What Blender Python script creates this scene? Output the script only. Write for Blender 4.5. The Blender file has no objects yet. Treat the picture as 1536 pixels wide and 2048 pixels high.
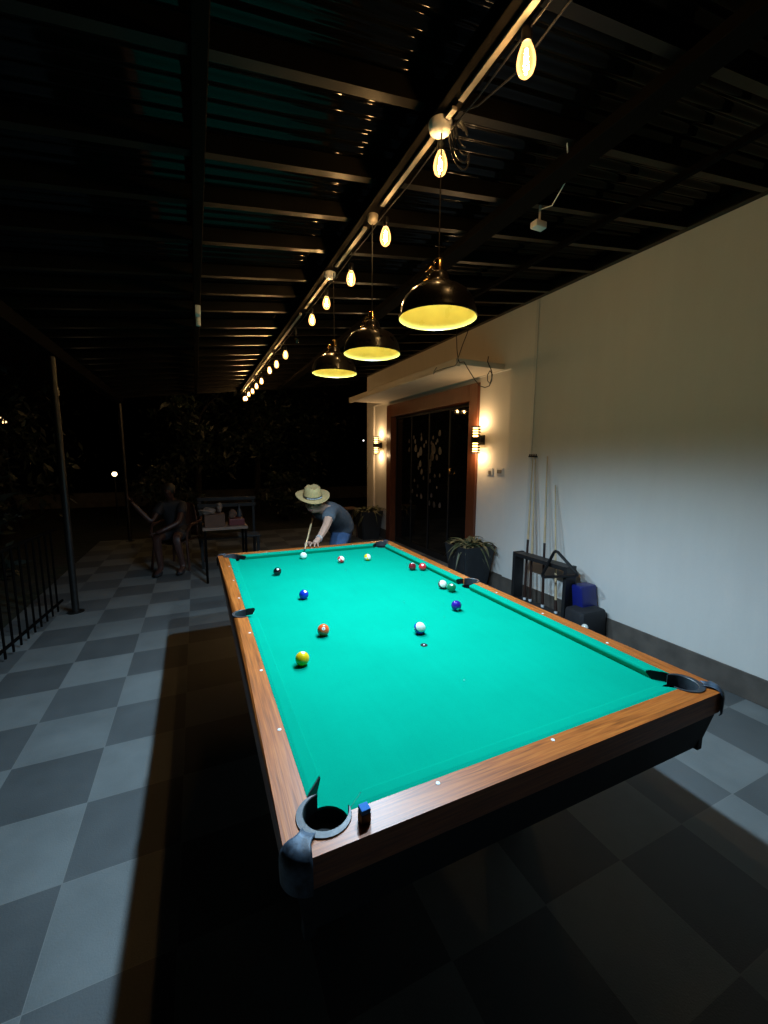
import bpy, bmesh, math, random
from math import sin, cos, pi, radians
from mathutils import Vector, Matrix
random.seed(7)
S = bpy.context.scene
COL = S.collection

# ------------------------------------------------------------------ camera
def cam_axes(yaw, pitch, roll):
    f = Vector((sin(yaw)*cos(pitch), cos(yaw)*cos(pitch), -sin(pitch)))
    r = f.cross(Vector((0, 0, 1))).normalized(); u = r.cross(f)
    return cos(roll)*r + sin(roll)*u, -sin(roll)*r + cos(roll)*u, f
CAM = Vector((-.906, -2.1597, 1.6138))
cr, cu, cf = cam_axes(.4289, .1341, .0065)
cd = bpy.data.cameras.new('camera'); cam = bpy.data.objects.new('camera', cd); COL.objects.link(cam)
cam.matrix_world = Matrix(((cr.x, cu.x, -cf.x, CAM.x), (cr.y, cu.y, -cf.y, CAM.y), (cr.z, cu.z, -cf.z, CAM.z), (0, 0, 0, 1)))
cd.sensor_fit = 'VERTICAL'; cd.sensor_height = 36; cd.sensor_width = 27; cd.lens = 36*819.7/2048
cd.clip_start = .02; cd.clip_end = 500
S.camera = cam
# ------------------------------------------------------------------ night sky, exposure
W = bpy.data.worlds.new('World'); S.world = W; W.use_nodes = True
nt = W.node_tree; bg = nt.nodes['Background']
sky = nt.nodes.new('ShaderNodeTexSky'); sky.sky_type = 'NISHITA'; sky.sun_disc = False
sky.sun_elevation = radians(-3); sky.sun_rotation = radians(200)
nt.links.new(sky.outputs[0], bg.inputs[0]); bg.inputs[1].default_value = .004
S.view_settings.view_transform = 'Standard'; S.view_settings.look = 'None'
S.view_settings.exposure = 0; S.view_settings.gamma = 1
S.cycles.use_denoising = True
S.cycles.max_bounces = 8; S.cycles.sample_clamp_indirect = 4
P_PEND, P_BULB, P_SCONCE = 124, 820, 9      # pendant watts, filament and wall lamp radiance

# ------------------------------------------------------------------ helpers
def tag(o, label=None, cat=None, group=None, kind=None):
    if label: o['label'] = label
    if cat: o['category'] = cat
    if group: o['group'] = group
    if kind: o['kind'] = kind
    return o
def empty(name, loc, label, cat, group=None, rz=0):
    o = bpy.data.objects.new(name, None); COL.objects.link(o)
    o.location = loc; o.rotation_euler = (0, 0, rz); o.empty_display_size = .1
    return tag(o, label, cat, group)
def link(name, me, mat=None, parent=None, loc=(0, 0, 0), smooth=False):
    if isinstance(me, bmesh.types.BMesh):
        b = me; me = bpy.data.meshes.new(name); bmesh.ops.recalc_face_normals(b, faces=b.faces); b.to_mesh(me); b.free()
    o = bpy.data.objects.new(name, me); COL.objects.link(o); o.location = loc
    if mat is not None:
        me.materials.clear(); me.materials.append(mat)
    if smooth:
        me.shade_smooth()
        me.set_sharp_from_angle(angle=radians(40))
    if parent: o.parent = parent
    return o
def box(b, x0, x1, y0, y1, z0, z1, bev=0, rot=None):
    c = Vector(((x0+x1)/2, (y0+y1)/2, (z0+z1)/2))
    r = bmesh.ops.create_cube(b, size=1)
    vs = r['verts']
    for v in vs:
        v.co = Vector((v.co.x*(x1-x0), v.co.y*(y1-y0), v.co.z*(z1-z0)))
        if rot: v.co = rot @ v.co
        v.co += c
    if bev:
        es = list({e for v in vs for e in v.link_edges})
        bmesh.ops.bevel(b, geom=es, offset=bev, segments=2, affect='EDGES', profile=.5)
def tube(b, pts, r, n=8, cap=True):
    pts = [Vector(p) for p in pts]
    if not hasattr(r, '__len__'): r = [r]*len(pts)
    rings = []; prev = None
    for i, p in enumerate(pts):
        t = (pts[min(i+1, len(pts)-1)] - pts[max(i-1, 0)]).normalized()
        if prev is None:
            a = Vector((0, 0, 1)) if abs(t.z) < .9 else Vector((1, 0, 0))
            u = t.cross(a).normalized()
        else:
            u = (prev - t*prev.dot(t)).normalized()
        prev = u; v = t.cross(u)
        rings.append([b.verts.new(p + r[i]*(cos(2*pi*k/n)*u + sin(2*pi*k/n)*v)) for k in range(n)])
    for a, c in zip(rings, rings[1:]):
        for k in range(n): b.faces.new((a[k], a[(k+1) % n], c[(k+1) % n], c[k]))
    if cap:
        b.faces.new(rings[0][::-1]); b.faces.new(rings[-1])
def lathe(b, prof, n=32, c=(0, 0, 0), closed=False, M=None):
    c = Vector(c); rings = []
    for r, z in prof:
        if r < 1e-5: rings.append([b.verts.new(Vector((0, 0, z)))])
        else: rings.append([b.verts.new(Vector((r*cos(2*pi*k/n), r*sin(2*pi*k/n), z))) for k in range(n)])
    allv = [v for r in rings for v in r]
    prs = list(zip(rings, rings[1:]))
    if closed: prs.append((rings[-1], rings[0]))
    for a, d in prs:
        for k in range(n):
            k2 = (k+1) % n
            if len(a) == 1 and len(d) == 1: continue
            if len(a) == 1: b.faces.new((a[0], d[k2], d[k]))
            elif len(d) == 1: b.faces.new((a[k], a[k2], d[0]))
            else: b.faces.new((a[k], a[k2], d[k2], d[k]))
    for v in allv: v.co = (M @ v.co if M else v.co) + c
def prism(b, poly, z0, z1):
    bot = [b.verts.new((x, y, z0)) for x, y in poly]; top = [b.verts.new((x, y, z1)) for x, y in poly]
    n = len(poly)
    fb = b.faces.new(bot[::-1]); ft = b.faces.new(top)
    for k in range(n): b.faces.new((bot[k], bot[(k+1) % n], top[(k+1) % n], top[k]))
    return bot, top
def BM(): return bmesh.new()
def evalmesh(o):
    dg = bpy.context.evaluated_depsgraph_get(); dg.update()
    return bpy.data.meshes.new_from_object(o.evaluated_get(dg))
def cut(o, cutters):
    for c in cutters:
        m = o.modifiers.new('cut', 'BOOLEAN'); m.operation = 'DIFFERENCE'; m.object = c; m.solver = 'EXACT'
    bpy.context.view_layer.update()
    me = evalmesh(o); o.modifiers.clear(); old = o.data; o.data = me; bpy.data.meshes.remove(old)

# ------------------------------------------------------------------ materials
def mat(name, col, rough=.5, metal=0, noise=None, bump=None, spec=.5, coat=0, emit=None):
    m = bpy.data.materials.new(name); m.use_nodes = True
    t = m.node_tree; p = t.nodes['Principled BSDF']
    p.inputs['Base Color'].default_value = (*col, 1); p.inputs['Roughness'].default_value = rough
    p.inputs['Metallic'].default_value = metal; p.inputs['Specular IOR Level'].default_value = spec
    p.inputs['Coat Weight'].default_value = coat
    tc = t.nodes.new('ShaderNodeTexCoord')
    if noise:
        sc, amt = noise[0], noise[1]; c2 = noise[2] if len(noise) > 2 else tuple(c*(1-amt) for c in col)
        n = t.nodes.new('ShaderNodeTexNoise'); n.inputs['Scale'].default_value = sc; n.inputs['Detail'].default_value = 6
        t.links.new(tc.outputs['Object'], n.inputs['Vector'])
        r = t.nodes.new('ShaderNodeValToRGB'); r.color_ramp.elements[0].position = .35; r.color_ramp.elements[1].position = .65
        r.color_ramp.elements[0].color = (*c2, 1); r.color_ramp.elements[1].color = (*col, 1)
        t.links.new(n.outputs[0], r.inputs[0]); t.links.new(r.outputs[0], p.inputs['Base Color'])
        rr = t.nodes.new('ShaderNodeMapRange'); rr.inputs[3].default_value = max(0, rough-.07); rr.inputs[4].default_value = min(1, rough+.1)
        t.links.new(n.outputs[0], rr.inputs[0]); t.links.new(rr.outputs[0], p.inputs['Roughness'])
    if bump:
        n = t.nodes.new('ShaderNodeTexNoise'); n.inputs['Scale'].default_value = bump[0]; n.inputs['Detail'].default_value = 5
        t.links.new(tc.outputs['Object'], n.inputs['Vector'])
        bn = t.nodes.new('ShaderNodeBump'); bn.inputs['Strength'].default_value = bump[1]; bn.inputs['Distance'].default_value = bump[2] if len(bump) > 2 else .01
        t.links.new(n.outputs[0], bn.inputs['Height']); t.links.new(bn.outputs[0], p.inputs['Normal'])
    if emit:
        p.inputs['Emission Color'].default_value = (*emit[0], 1); p.inputs['Emission Strength'].default_value = emit[1]
    return m
def emission(name, col, st):
    m = bpy.data.materials.new(name); m.use_nodes = True; t = m.node_tree
    for n in list(t.nodes):
        if n.type == 'BSDF_PRINCIPLED': t.nodes.remove(n)
    e = t.nodes.new('ShaderNodeEmission'); e.inputs[0].default_value = (*col, 1); e.inputs[1].default_value = st
    t.links.new(e.outputs[0], t.nodes['Material Output'].inputs[0]); return m
def wood_mat(name, axis, c1, c2, c3, rough=.36):
    m = bpy.data.materials.new(name); m.use_nodes = True; t = m.node_tree; p = t.nodes['Principled BSDF']
    tc = t.nodes.new('ShaderNodeTexCoord'); mp = t.nodes.new('ShaderNodeMapping')
    sc = [24, 24, 24]; sc[axis] = 1.0
    mp.inputs['Scale'].default_value = sc
    t.links.new(tc.outputs['Object'], mp.inputs[0])
    n1 = t.nodes.new('ShaderNodeTexNoise'); n1.inputs['Scale'].default_value = 1.1; n1.inputs['Detail'].default_value = 3; n1.inputs['Distortion'].default_value = 1.2
    t.links.new(mp.outputs[0], n1.inputs['Vector'])
    # growth rings: sine of distorted field
    mu = t.nodes.new('ShaderNodeMath'); mu.operation = 'MULTIPLY'; mu.inputs[1].default_value = 42
    si = t.nodes.new('ShaderNodeMath'); si.operation = 'SINE'
    t.links.new(n1.outputs[0], mu.inputs[0]); t.links.new(mu.outputs[0], si.inputs[0])
    n2 = t.nodes.new('ShaderNodeTexNoise'); n2.inputs['Scale'].default_value = 7; n2.inputs['Detail'].default_value = 8
    t.links.new(mp.outputs[0], n2.inputs['Vector'])
    ad = t.nodes.new('ShaderNodeMath'); ad.operation = 'MULTIPLY_ADD'; ad.inputs[1].default_value = .09
    t.links.new(si.outputs[0], ad.inputs[0]); t.links.new(n2.outputs[0], ad.inputs[2])
    r = t.nodes.new('ShaderNodeValToRGB'); e = r.color_ramp.elements
    e[0].position = .22; e[0].color = (*c1, 1); e[1].position = .78; e[1].color = (*c3, 1)
    x = e.new(.5); x.color = (*c2, 1)
    t.links.new(ad.outputs[0], r.inputs[0]); t.links.new(r.outputs[0], p.inputs['Base Color'])
    p.inputs['Roughness'].default_value = .42; p.inputs['Specular IOR Level'].default_value = .35; p.inputs['Coat Weight'].default_value = .2; p.inputs['Coat Roughness'].default_value = .32
    bn = t.nodes.new('ShaderNodeBump'); bn.inputs['Strength'].default_value = .12; bn.inputs['Distance'].default_value = .002
    t.links.new(ad.outputs[0], bn.inputs['Height']); t.links.new(bn.outputs[0], p.inputs['Normal'])
    return m

M = {}
WC = ((.20, .052, .008), (.38, .095, .014), (.50, .148, .023))
M['wood_y'] = wood_mat('rail_wood_y', 1, *WC); M['wood_x'] = wood_mat('rail_wood_x', 0, *WC)
M['door_wood'] = wood_mat('door_wood', 2, (.08, .023, .010), (.12, .036, .015), (.16, .052, .022))
M['cloth'] = mat('green_cloth', (.0, .322, .218), .95, noise=(5, .06), bump=(900, .25, .001), spec=.06)
M['cushion'] = mat('cushion_cloth', (.0, .31, .21), .95, noise=(30, .05), bump=(900, .25, .001), spec=.06)
M['black'] = mat('black_laminate', (.006, .006, .007), .7, noise=(6, .4), bump=(60, .1, .002))
M['rubber'] = mat('black_rubber', (.005, .005, .006), .6, bump=(200, .1, .001), spec=.2)
M['liner'] = mat('grey_leather', (.035, .04, .047), .42, noise=(60, .25), bump=(160, .3, .001))
M['cap'] = mat('worn_cap', (.07, .105, .15), .5, metal=.2, noise=(38, .8, (.010, .012, .018)), bump=(70, .4, .002))
M['capdark'] = mat('worn_cap_edge', (.10, .10, .10), .4, metal=.7, noise=(30, .6))
M['pearl'] = mat('pearl_inlay', (.75, .74, .72), .3)
M['dark_metal'] = mat('dark_metal', (.014, .012, .010), .32, metal=.0, noise=(20, .3), coat=.3)
M['shade_out'] = mat('shade_bronze', (.018, .014, .011), .27, noise=(20, .2), coat=.6)
M['gold'] = mat('gold_reflector', (.85, .64, .11), .28, noise=(14, .08), bump=(60, .05, .001))
M['brass'] = mat('brass', (.5, .32, .12), .25, metal=1)
M['cable'] = mat('black_cable', (.012, .012, .013), .4)
M['pvc'] = mat('pvc_conduit', (.17, .15, .12), .5, noise=(12, .15))
M['roof'] = mat('roof_sheet', (.002, .002, .0018), .05, spec=.06)
M['steel'] = mat('painted_steel', (.0075, .0065, .005), .33, noise=(7, .3), bump=(30, .15, .002), spec=.18)
M['beam'] = mat('beam_paint', (.0035, .003, .0027), .8, noise=(7, .3), bump=(30, .15, .002), spec=.03)
M['post'] = mat('post_paint', (.008, .007, .006), .4, noise=(10, .3))
M['white'] = mat('white_plastic', (.6, .58, .54), .4)
M['bulbglass'] = None
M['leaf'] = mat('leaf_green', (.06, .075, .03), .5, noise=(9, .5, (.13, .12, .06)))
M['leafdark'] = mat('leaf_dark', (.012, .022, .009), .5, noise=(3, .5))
M['bark'] = mat('bark', (.02, .014, .010), .9, noise=(9, .5), bump=(20, .6, .02))
M['pot'] = mat('black_pot', (.020, .023, .027), .6, noise=(8, .3), bump=(50, .2, .003))
M['soil'] = mat('potting_soil', (.02, .014, .01), 1, bump=(60, 1, .01))
M['skin'] = mat('skin', (.42, .235, .165), .5, noise=(40, .12), bump=(120, .1, .001))
M['skin_dark'] = mat('skin_dark', (.05, .02, .014), .5, noise=(40, .12))
M['shirt'] = mat('shirt', (.075, .082, .095), .9, noise=(14, .2), bump=(18, .5, .015), spec=.2)
M['jeans'] = mat('jeans', (.06, .11, .22), .9, noise=(10, .35), bump=(20, .5, .01), spec=.2)
M['straw'] = mat('straw', (.46, .31, .135), .85, noise=(70, .25), bump=(160, .7, .003), spec=.2)
M['band'] = mat('hat_band', (.02, .017, .014), .6)
M['concho'] = mat('band_studs', (.6, .6, .62), .3, metal=.6)
M['cuewood'] = mat('cue_maple', (.60, .43, .24), .35, noise=(9, .15))
M['cuebutt'] = mat('cue_butt', (.03, .014, .010), .3)
M['cuetip'] = mat('cue_tip', (.015, .06, .05), .8)
M['bumper'] = mat('bumper', (.7, .7, .68), .5)
M['rackwood'] = mat('rack_black', (.010, .010, .011), .5, noise=(20, .4), bump=(40, .1, .002))
M['triangle'] = mat('triangle_plastic', (.008, .008, .009), .35)
M['blue'] = mat('blue_plastic', (.008, .014, .16), .35, noise=(8, .2))
M['case'] = mat('case_fabric', (.014, .014, .017), .7, noise=(20, .3), bump=(80, .3, .003))
M['chalkb'] = mat('chalk_blue', (.03, .16, .46), .95, bump=(300, .4, .001))
M['chalkp'] = mat('chalk_paper', (.006, .006, .007), .6)
M['canvas'] = mat('brown_resin', (.06, .022, .012), .55, noise=(9, .2))
M['tabletop'] = mat('table_top', (.18, .115, .08), .6, noise=(8, .2))
M['card'] = mat('cardboard', (.10, .05, .03), .9, noise=(9, .2), bump=(40, .2, .004))
M['redplastic'] = mat('red_plastic', (.10, .010, .008), .45)
M['bag'] = mat('white_bag', (.17, .12, .09), .6, noise=(12, .3), bump=(20, .8, .02))
M['ledge'] = mat('ledge_concrete', (.22, .2, .18), .9, noise=(5, .3), bump=(20, .4, .01))
M['glass'] = mat('dark_glass', (.003, .0035, .0035), .03, spec=.6)
M['refl_paint'] = mat('reflection_paint', (.13, .105, .095), .6, noise=(9, .75))  # pale colour standing in for reflections on the door glass

# wall paint, cream, faint roller texture and soft stains
M['wall'] = mat('wall_paint', (.51, .485, .44), .75, noise=(1.1, .06), bump=(45, .06, .003), spec=.3)
M['base'] = mat('base_band', (.115, .093, .075), .65, noise=(7, .35), bump=(40, .2, .003))
M['canopy'] = mat('canopy_paint', (.60, .54, .45), .7, noise=(4, .1), bump=(30, .1, .003))

def cloth_mat(name, col):
    m = bpy.data.materials.new(name); m.use_nodes = True; t = m.node_tree; p = t.nodes['Principled BSDF']
    N = t.nodes.new; L = t.links.new
    tc = N('ShaderNodeTexCoord')
    def noise(sc, de=4, ro=.55):
        n = N('ShaderNodeTexNoise'); n.inputs['Scale'].default_value = sc; n.inputs['Detail'].default_value = de; n.inputs['Roughness'].default_value = ro
        L(tc.outputs['Object'], n.inputs['Vector']); return n
    a = noise(2.6, 6, .65); b = noise(420, 2, .5)
    # ball tracks: stretched faint streaks along the table
    mp = N('ShaderNodeMapping'); mp.inputs['Scale'].default_value = (34, 1.6, 1); mp.inputs['Rotation'].default_value = (0, 0, .2); L(tc.outputs['Object'], mp.inputs[0])
    c = N('ShaderNodeTexNoise'); c.inputs['Scale'].default_value = 1; c.inputs['Detail'].default_value = 3; L(mp.outputs[0], c.inputs['Vector'])
    s1 = N('ShaderNodeMath'); s1.operation = 'MULTIPLY_ADD'; s1.inputs[1].default_value = .26; s1.inputs[2].default_value = .74; L(a.outputs[0], s1.inputs[0])
    s2 = N('ShaderNodeMath'); s2.operation = 'MULTIPLY_ADD'; s2.inputs[1].default_value = .20; L(b.outputs[0], s2.inputs[0]); L(s1.outputs[0], s2.inputs[2])
    s3 = N('ShaderNodeMath'); s3.operation = 'MULTIPLY_ADD'; s3.inputs[1].default_value = .07; L(c.outputs[0], s3.inputs[0]); L(s2.outputs[0], s3.inputs[2])
    sc = N('ShaderNodeVectorMath'); sc.operation = 'SCALE'; sc.inputs[0].default_value = col; L(s3.outputs[0], sc.inputs['Scale'])
    # sparse chalk specks
    vo = N('ShaderNodeTexVoronoi'); vo.inputs['Scale'].default_value = 11; L(tc.outputs['Object'], vo.inputs['Vector'])
    lt = N('ShaderNodeMath'); lt.operation = 'LESS_THAN'; lt.inputs[1].default_value = .035; L(vo.outputs['Distance'], lt.inputs[0])
    sp = N('ShaderNodeSeparateXYZ'); L(vo.outputs['Color'], sp.inputs[0])
    g = N('ShaderNodeMath'); g.operation = 'GREATER_THAN'; g.inputs[1].default_value = .72; L(sp.outputs[0], g.inputs[0])
    mu = N('ShaderNodeMath'); mu.operation = 'MULTIPLY'; L(lt.outputs[0], mu.inputs[0]); L(g.outputs[0], mu.inputs[1])
    m3 = N('ShaderNodeMath'); m3.operation = 'MULTIPLY'; m3.inputs[1].default_value = .30; L(mu.outputs[0], m3.inputs[0])
    mx = N('ShaderNodeMix'); mx.data_type = 'RGBA'; L(m3.outputs[0], mx.inputs['Factor']); L(sc.outputs[0], mx.inputs['A']); mx.inputs['B'].default_value = (.35, .55, .55, 1)
    L(mx.outputs['Result'], p.inputs['Base Color'])
    p.inputs['Roughness'].default_value = .95; p.inputs['Specular IOR Level'].default_value = .008
    bn = N('ShaderNodeBump'); bn.inputs['Strength'].default_value = .4; bn.inputs['Distance'].default_value = .001; L(b.outputs[0], bn.inputs['Height']); L(bn.outputs[0], p.inputs['Normal'])
    return m
M['cloth'] = cloth_mat('green_cloth', (.0012, .298, .183)); M['cushion'] = cloth_mat('cushion_cloth', (.0012, .288, .176))

def wall_mat():
    m = bpy.data.materials.new('wall_paint'); m.use_nodes = True; t = m.node_tree; p = t.nodes['Principled BSDF']
    N = t.nodes.new; L = t.links.new
    tc = N('ShaderNodeTexCoord')
    def noise(sc, de, ro, scale=None):
        n = N('ShaderNodeTexNoise'); n.inputs['Scale'].default_value = sc; n.inputs['Detail'].default_value = de; n.inputs['Roughness'].default_value = ro
        if scale:
            mp = N('ShaderNodeMapping'); mp.inputs['Scale'].default_value = scale; L(tc.outputs['Object'], mp.inputs[0]); L(mp.outputs[0], n.inputs['Vector'])
        else: L(tc.outputs['Object'], n.inputs['Vector'])
        return n
    a = noise(.9, 7, .6); b = noise(1, 5, .6, (1, 5, .9)); c = noise(60, 4, .6)
    s1 = N('ShaderNodeMath'); s1.operation = 'MULTIPLY_ADD'; s1.inputs[1].default_value = .16; s1.inputs[2].default_value = .84; L(a.outputs[0], s1.inputs[0])
    s2 = N('ShaderNodeMath'); s2.operation = 'MULTIPLY_ADD'; s2.inputs[1].default_value = .14; L(b.outputs[0], s2.inputs[0]); L(s1.outputs[0], s2.inputs[2])
    s3 = N('ShaderNodeMath'); s3.operation = 'MULTIPLY_ADD'; s3.inputs[1].default_value = .04; L(c.outputs[0], s3.inputs[0]); L(s2.outputs[0], s3.inputs[2])
    sc = N('ShaderNodeVectorMath'); sc.operation = 'SCALE'; sc.inputs[0].default_value = (.68, .64, .58); L(s3.outputs[0], sc.inputs['Scale'])
    L(sc.outputs[0], p.inputs['Base Color']); p.inputs['Roughness'].default_value = .7; p.inputs['Specular IOR Level'].default_value = .3
    bn = N('ShaderNodeBump'); bn.inputs['Strength'].default_value = .12; bn.inputs['Distance'].default_value = .004
    ad = N('ShaderNodeMath'); ad.operation = 'MULTIPLY_ADD'; ad.inputs[1].default_value = 2.5; L(a.outputs[0], ad.inputs[0]); L(c.outputs[0], ad.inputs[2])
    L(ad.outputs[0], bn.inputs['Height']); L(bn.outputs[0], p.inputs['Normal']); return m
M['wall'] = wall_mat()

def floor_mat():
    m = bpy.data.materials.new('floor_tiles'); m.use_nodes = True; t = m.node_tree; p = t.nodes['Principled BSDF']
    N = t.nodes.new; L = t.links.new
    tc = N('ShaderNodeTexCoord'); mp = N('ShaderNodeMapping')
    k = 1/.405
    mp.inputs['Scale'].default_value = (k, k, 0); mp.inputs['Location'].default_value = (1.446*k, -.383*k, .5)
    L(tc.outputs['Object'], mp.inputs[0])
    ck = N('ShaderNodeTexChecker'); ck.inputs['Scale'].default_value = 1
    ck.inputs['Color2'].default_value = (.085, .090, .090, 1); ck.inputs['Color1'].default_value = (.158, .167, .162, 1)
    L(mp.outputs[0], ck.inputs['Vector'])
    # per-tile tone
    fl = N('ShaderNodeVectorMath'); fl.operation = 'FLOOR'; L(mp.outputs[0], fl.inputs[0])
    wn = N('ShaderNodeTexWhiteNoise'); wn.noise_dimensions = '3D'; L(fl.outputs[0], wn.inputs['Vector'])
    n1 = N('ShaderNodeTexNoise'); n1.inputs['Scale'].default_value = 3.2; n1.inputs['Detail'].default_value = 7; n1.inputs['Roughness'].default_value = .62; L(tc.outputs['Object'], n1.inputs['Vector'])
    n2 = N('ShaderNodeTexNoise'); n2.inputs['Scale'].default_value = 160; n2.inputs['Detail'].default_value = 2; L(tc.outputs['Object'], n2.inputs['Vector'])
    a = N('ShaderNodeMath'); a.operation = 'MULTIPLY_ADD'; a.inputs[1].default_value = .26; a.inputs[2].default_value = .42; L(wn.outputs[0], a.inputs[0])
    b = N('ShaderNodeMath'); b.operation = 'MULTIPLY_ADD'; b.inputs[1].default_value = .78; L(n1.outputs[0], b.inputs[0]); L(a.outputs[0], b.inputs[2])
    c = N('ShaderNodeMath'); c.operation = 'MULTIPLY_ADD'; c.inputs[1].default_value = .12; L(n2.outputs[0], c.inputs[0]); L(b.outputs[0], c.inputs[2])
    mx = N('ShaderNodeVectorMath'); mx.operation = 'SCALE'; L(ck.outputs[0], mx.inputs[0]); L(c.outputs[0], mx.inputs['Scale'])
    # grout: distance to the tile edge
    fr = N('ShaderNodeVectorMath'); fr.operation = 'FRACTION'; L(mp.outputs[0], fr.inputs[0])
    sx = N('ShaderNodeSeparateXYZ'); L(fr.outputs[0], sx.inputs[0])
    ds = []
    for o in ('X', 'Y'):
        s1 = N('ShaderNodeMath'); s1.operation = 'SUBTRACT'; s1.inputs[1].default_value = .5; L(sx.outputs[o], s1.inputs[0])
        s2 = N('ShaderNodeMath'); s2.operation = 'ABSOLUTE'; L(s1.outputs[0], s2.inputs[0]); ds.append(s2)
    mxx = N('ShaderNodeMath'); mxx.operation = 'MAXIMUM'; L(ds[0].outputs[0], mxx.inputs[0]); L(ds[1].outputs[0], mxx.inputs[1])
    gt = N('ShaderNodeMath'); gt.operation = 'GREATER_THAN'; gt.inputs[1].default_value = .4965; L(mxx.outputs[0], gt.inputs[0])
    mix = N('ShaderNodeMix'); mix.data_type = 'RGBA'; L(gt.outputs[0], mix.inputs['Factor']); L(mx.outputs[0], mix.inputs['A'])
    mix.inputs['B'].default_value = (.175, .175, .165, 1)
    L(mix.outputs['Result'], p.inputs['Base Color'])
    rr = N('ShaderNodeMapRange'); rr.inputs[3].default_value = .42; rr.inputs[4].default_value = .7; L(n1.outputs[0], rr.inputs[0]); L(rr.outputs[0], p.inputs['Roughness'])
    bn = N('ShaderNodeBump'); bn.inputs['Strength'].default_value = .25; bn.inputs['Distance'].default_value = .003
    sb = N('ShaderNodeMath'); sb.operation = 'SUBTRACT'; L(n2.outputs[0], sb.inputs[0]); L(gt.outputs[0], sb.inputs[1])
    L(sb.outputs[0], bn.inputs['Height']); L(bn.outputs[0], p.inputs['Normal'])
    return m
M['floor'] = floor_mat()
M['earth'] = mat('garden_earth', (.035, .030, .02), 1, noise=(1.5, .5, (.02, .03, .012)), bump=(8, .8, .05))
def env_mat():
    m = bpy.data.materials.new('bulb_envelope'); m.use_nodes = True; t = m.node_tree
    for n in list(t.nodes):
        if n.type == 'BSDF_PRINCIPLED': t.nodes.remove(n)
    tr = t.nodes.new('ShaderNodeBsdfTransparent'); tr.inputs[0].default_value = (1, .93, .8, 1)
    gl = t.nodes.new('ShaderNodeBsdfGlossy'); gl.inputs['Roughness'].default_value = .05
    em = t.nodes.new('ShaderNodeEmission'); em.inputs[0].default_value = (1, .52, .16, 1); em.inputs[1].default_value = .8
    fr = t.nodes.new('ShaderNodeFresnel'); fr.inputs[0].default_value = 1.35
    mx = t.nodes.new('ShaderNodeMixShader'); t.links.new(fr.outputs[0], mx.inputs[0]); t.links.new(tr.outputs[0], mx.inputs[1]); t.links.new(gl.outputs[0], mx.inputs[2])
    ad = t.nodes.new('ShaderNodeAddShader'); t.links.new(mx.outputs[0], ad.inputs[0]); t.links.new(em.outputs[0], ad.inputs[1])
    t.links.new(ad.outputs[0], t.nodes['Material Output'].inputs[0]); return m
def clear_mat():
    m = bpy.data.materials.new('unlit_envelope'); m.use_nodes = True; t = m.node_tree
    for n in list(t.nodes):
        if n.type == 'BSDF_PRINCIPLED': t.nodes.remove(n)
    tr = t.nodes.new('ShaderNodeBsdfTransparent'); tr.inputs[0].default_value = (.8, .75, .65, 1)
    gl = t.nodes.new('ShaderNodeBsdfGlossy'); gl.inputs['Roughness'].default_value = .05
    fr = t.nodes.new('ShaderNodeFresnel'); fr.inputs[0].default_value = 1.5
    mx = t.nodes.new('ShaderNodeMixShader'); t.links.new(fr.outputs[0], mx.inputs[0]); t.links.new(tr.outputs[0], mx.inputs[1]); t.links.new(gl.outputs[0], mx.inputs[2])
    t.links.new(mx.outputs[0], t.nodes['Material Output'].inputs[0]); return m
M['envelope'] = env_mat(); M['clear'] = clear_mat()
M['filament'] = emission('filament_glow', (1, .60, .25), P_BULB)
M['sconce_glow'] = emission('sconce_glow', (1, .55, .17), P_SCONCE)
M['led'] = emission('led_glow', (1, .93, .72), 21)

# ------------------------------------------------------------------ ground and floor
b = BM(); bmesh.ops.create_grid(b, x_segments=40, y_segments=40, size=150)
for v in b.verts:
    v.co.z = -.03 if (abs(v.co.x) < 16 and abs(v.co.y) < 20) else -.03 - random.random()*.25
tag(link('ground', b, M['earth']), kind='structure')
b = BM(); box(b, -2.62, 2.60, -5.5, 6.95, -.02, 0)
tag(link('patio_floor', b, M['floor']), kind='structure')

# ------------------------------------------------------------------ house
house = empty('house', (2.6, 1, 0), 'cream painted house wall with a dark grey base band along the patio', 'house')
def hl(name, b, m, parent=house, smooth=False):
    o = link(name, b, m, smooth=smooth); o.parent = parent
    if parent is house: o.location = (-2.6, -1, 0)
    return o
b = BM()
box(b, 2.42, 2.75, -5.5, 1.65, 0, 3.33)                 # main wall near
box(b, 2.42, 2.75, 5.65, 6.0, 0, 3.33)                  # far pier
box(b, 2.42, 2.75, 1.65, 5.65, 2.62, 3.33)              # above canopy
box(b, 2.45, 2.75, 1.65, 2.24, 0, 2.62); box(b, 2.45, 2.75, 5.0, 5.65, 0, 2.62); box(b, 2.45, 2.75, 2.24, 5.0, 2.56, 2.62)
box(b, 2.75, 9.5, 5.7, 6.0, 0, 3.33); box(b, 2.75, 9.5, -5.5, 5.7, 3.2, 3.33); box(b, 9.2, 9.5, -5.5, 5.7, 0, 3.2)
hl('wall', b, M['wall'])
b = BM(); box(b, 2.405, 2.42, -5.5, 1.65, 0, .183, .003); box(b, 2.435, 2.45, 1.65, 2.235, 0, .183, .003); box(b, 2.435, 2.45, 5.01, 5.65, 0, .183, .003); box(b, 2.405, 2.42, 5.65, 6.0, 0, .183, .003)
hl('base_band', b, M['base'])
b = BM(); box(b, 1.74, 2.417, 1.76, 5.22, 2.625, 2.69, .006); box(b, 1.74, 1.80, 1.76, 5.22, 2.605, 2.625, .003)
hl('door_canopy', b, M['canopy'])
b = BM(); box(b, 2.411, 2.42, 1.26, 1.30, .183, 3.24, .003)
hl('cable_cover', b, M['white'])
b = BM(); box(b, 2.36, 2.419, -5.4, 6.0, 3.245, 3.32, .004)
hl('wall_plate', b, M['steel'])
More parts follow.
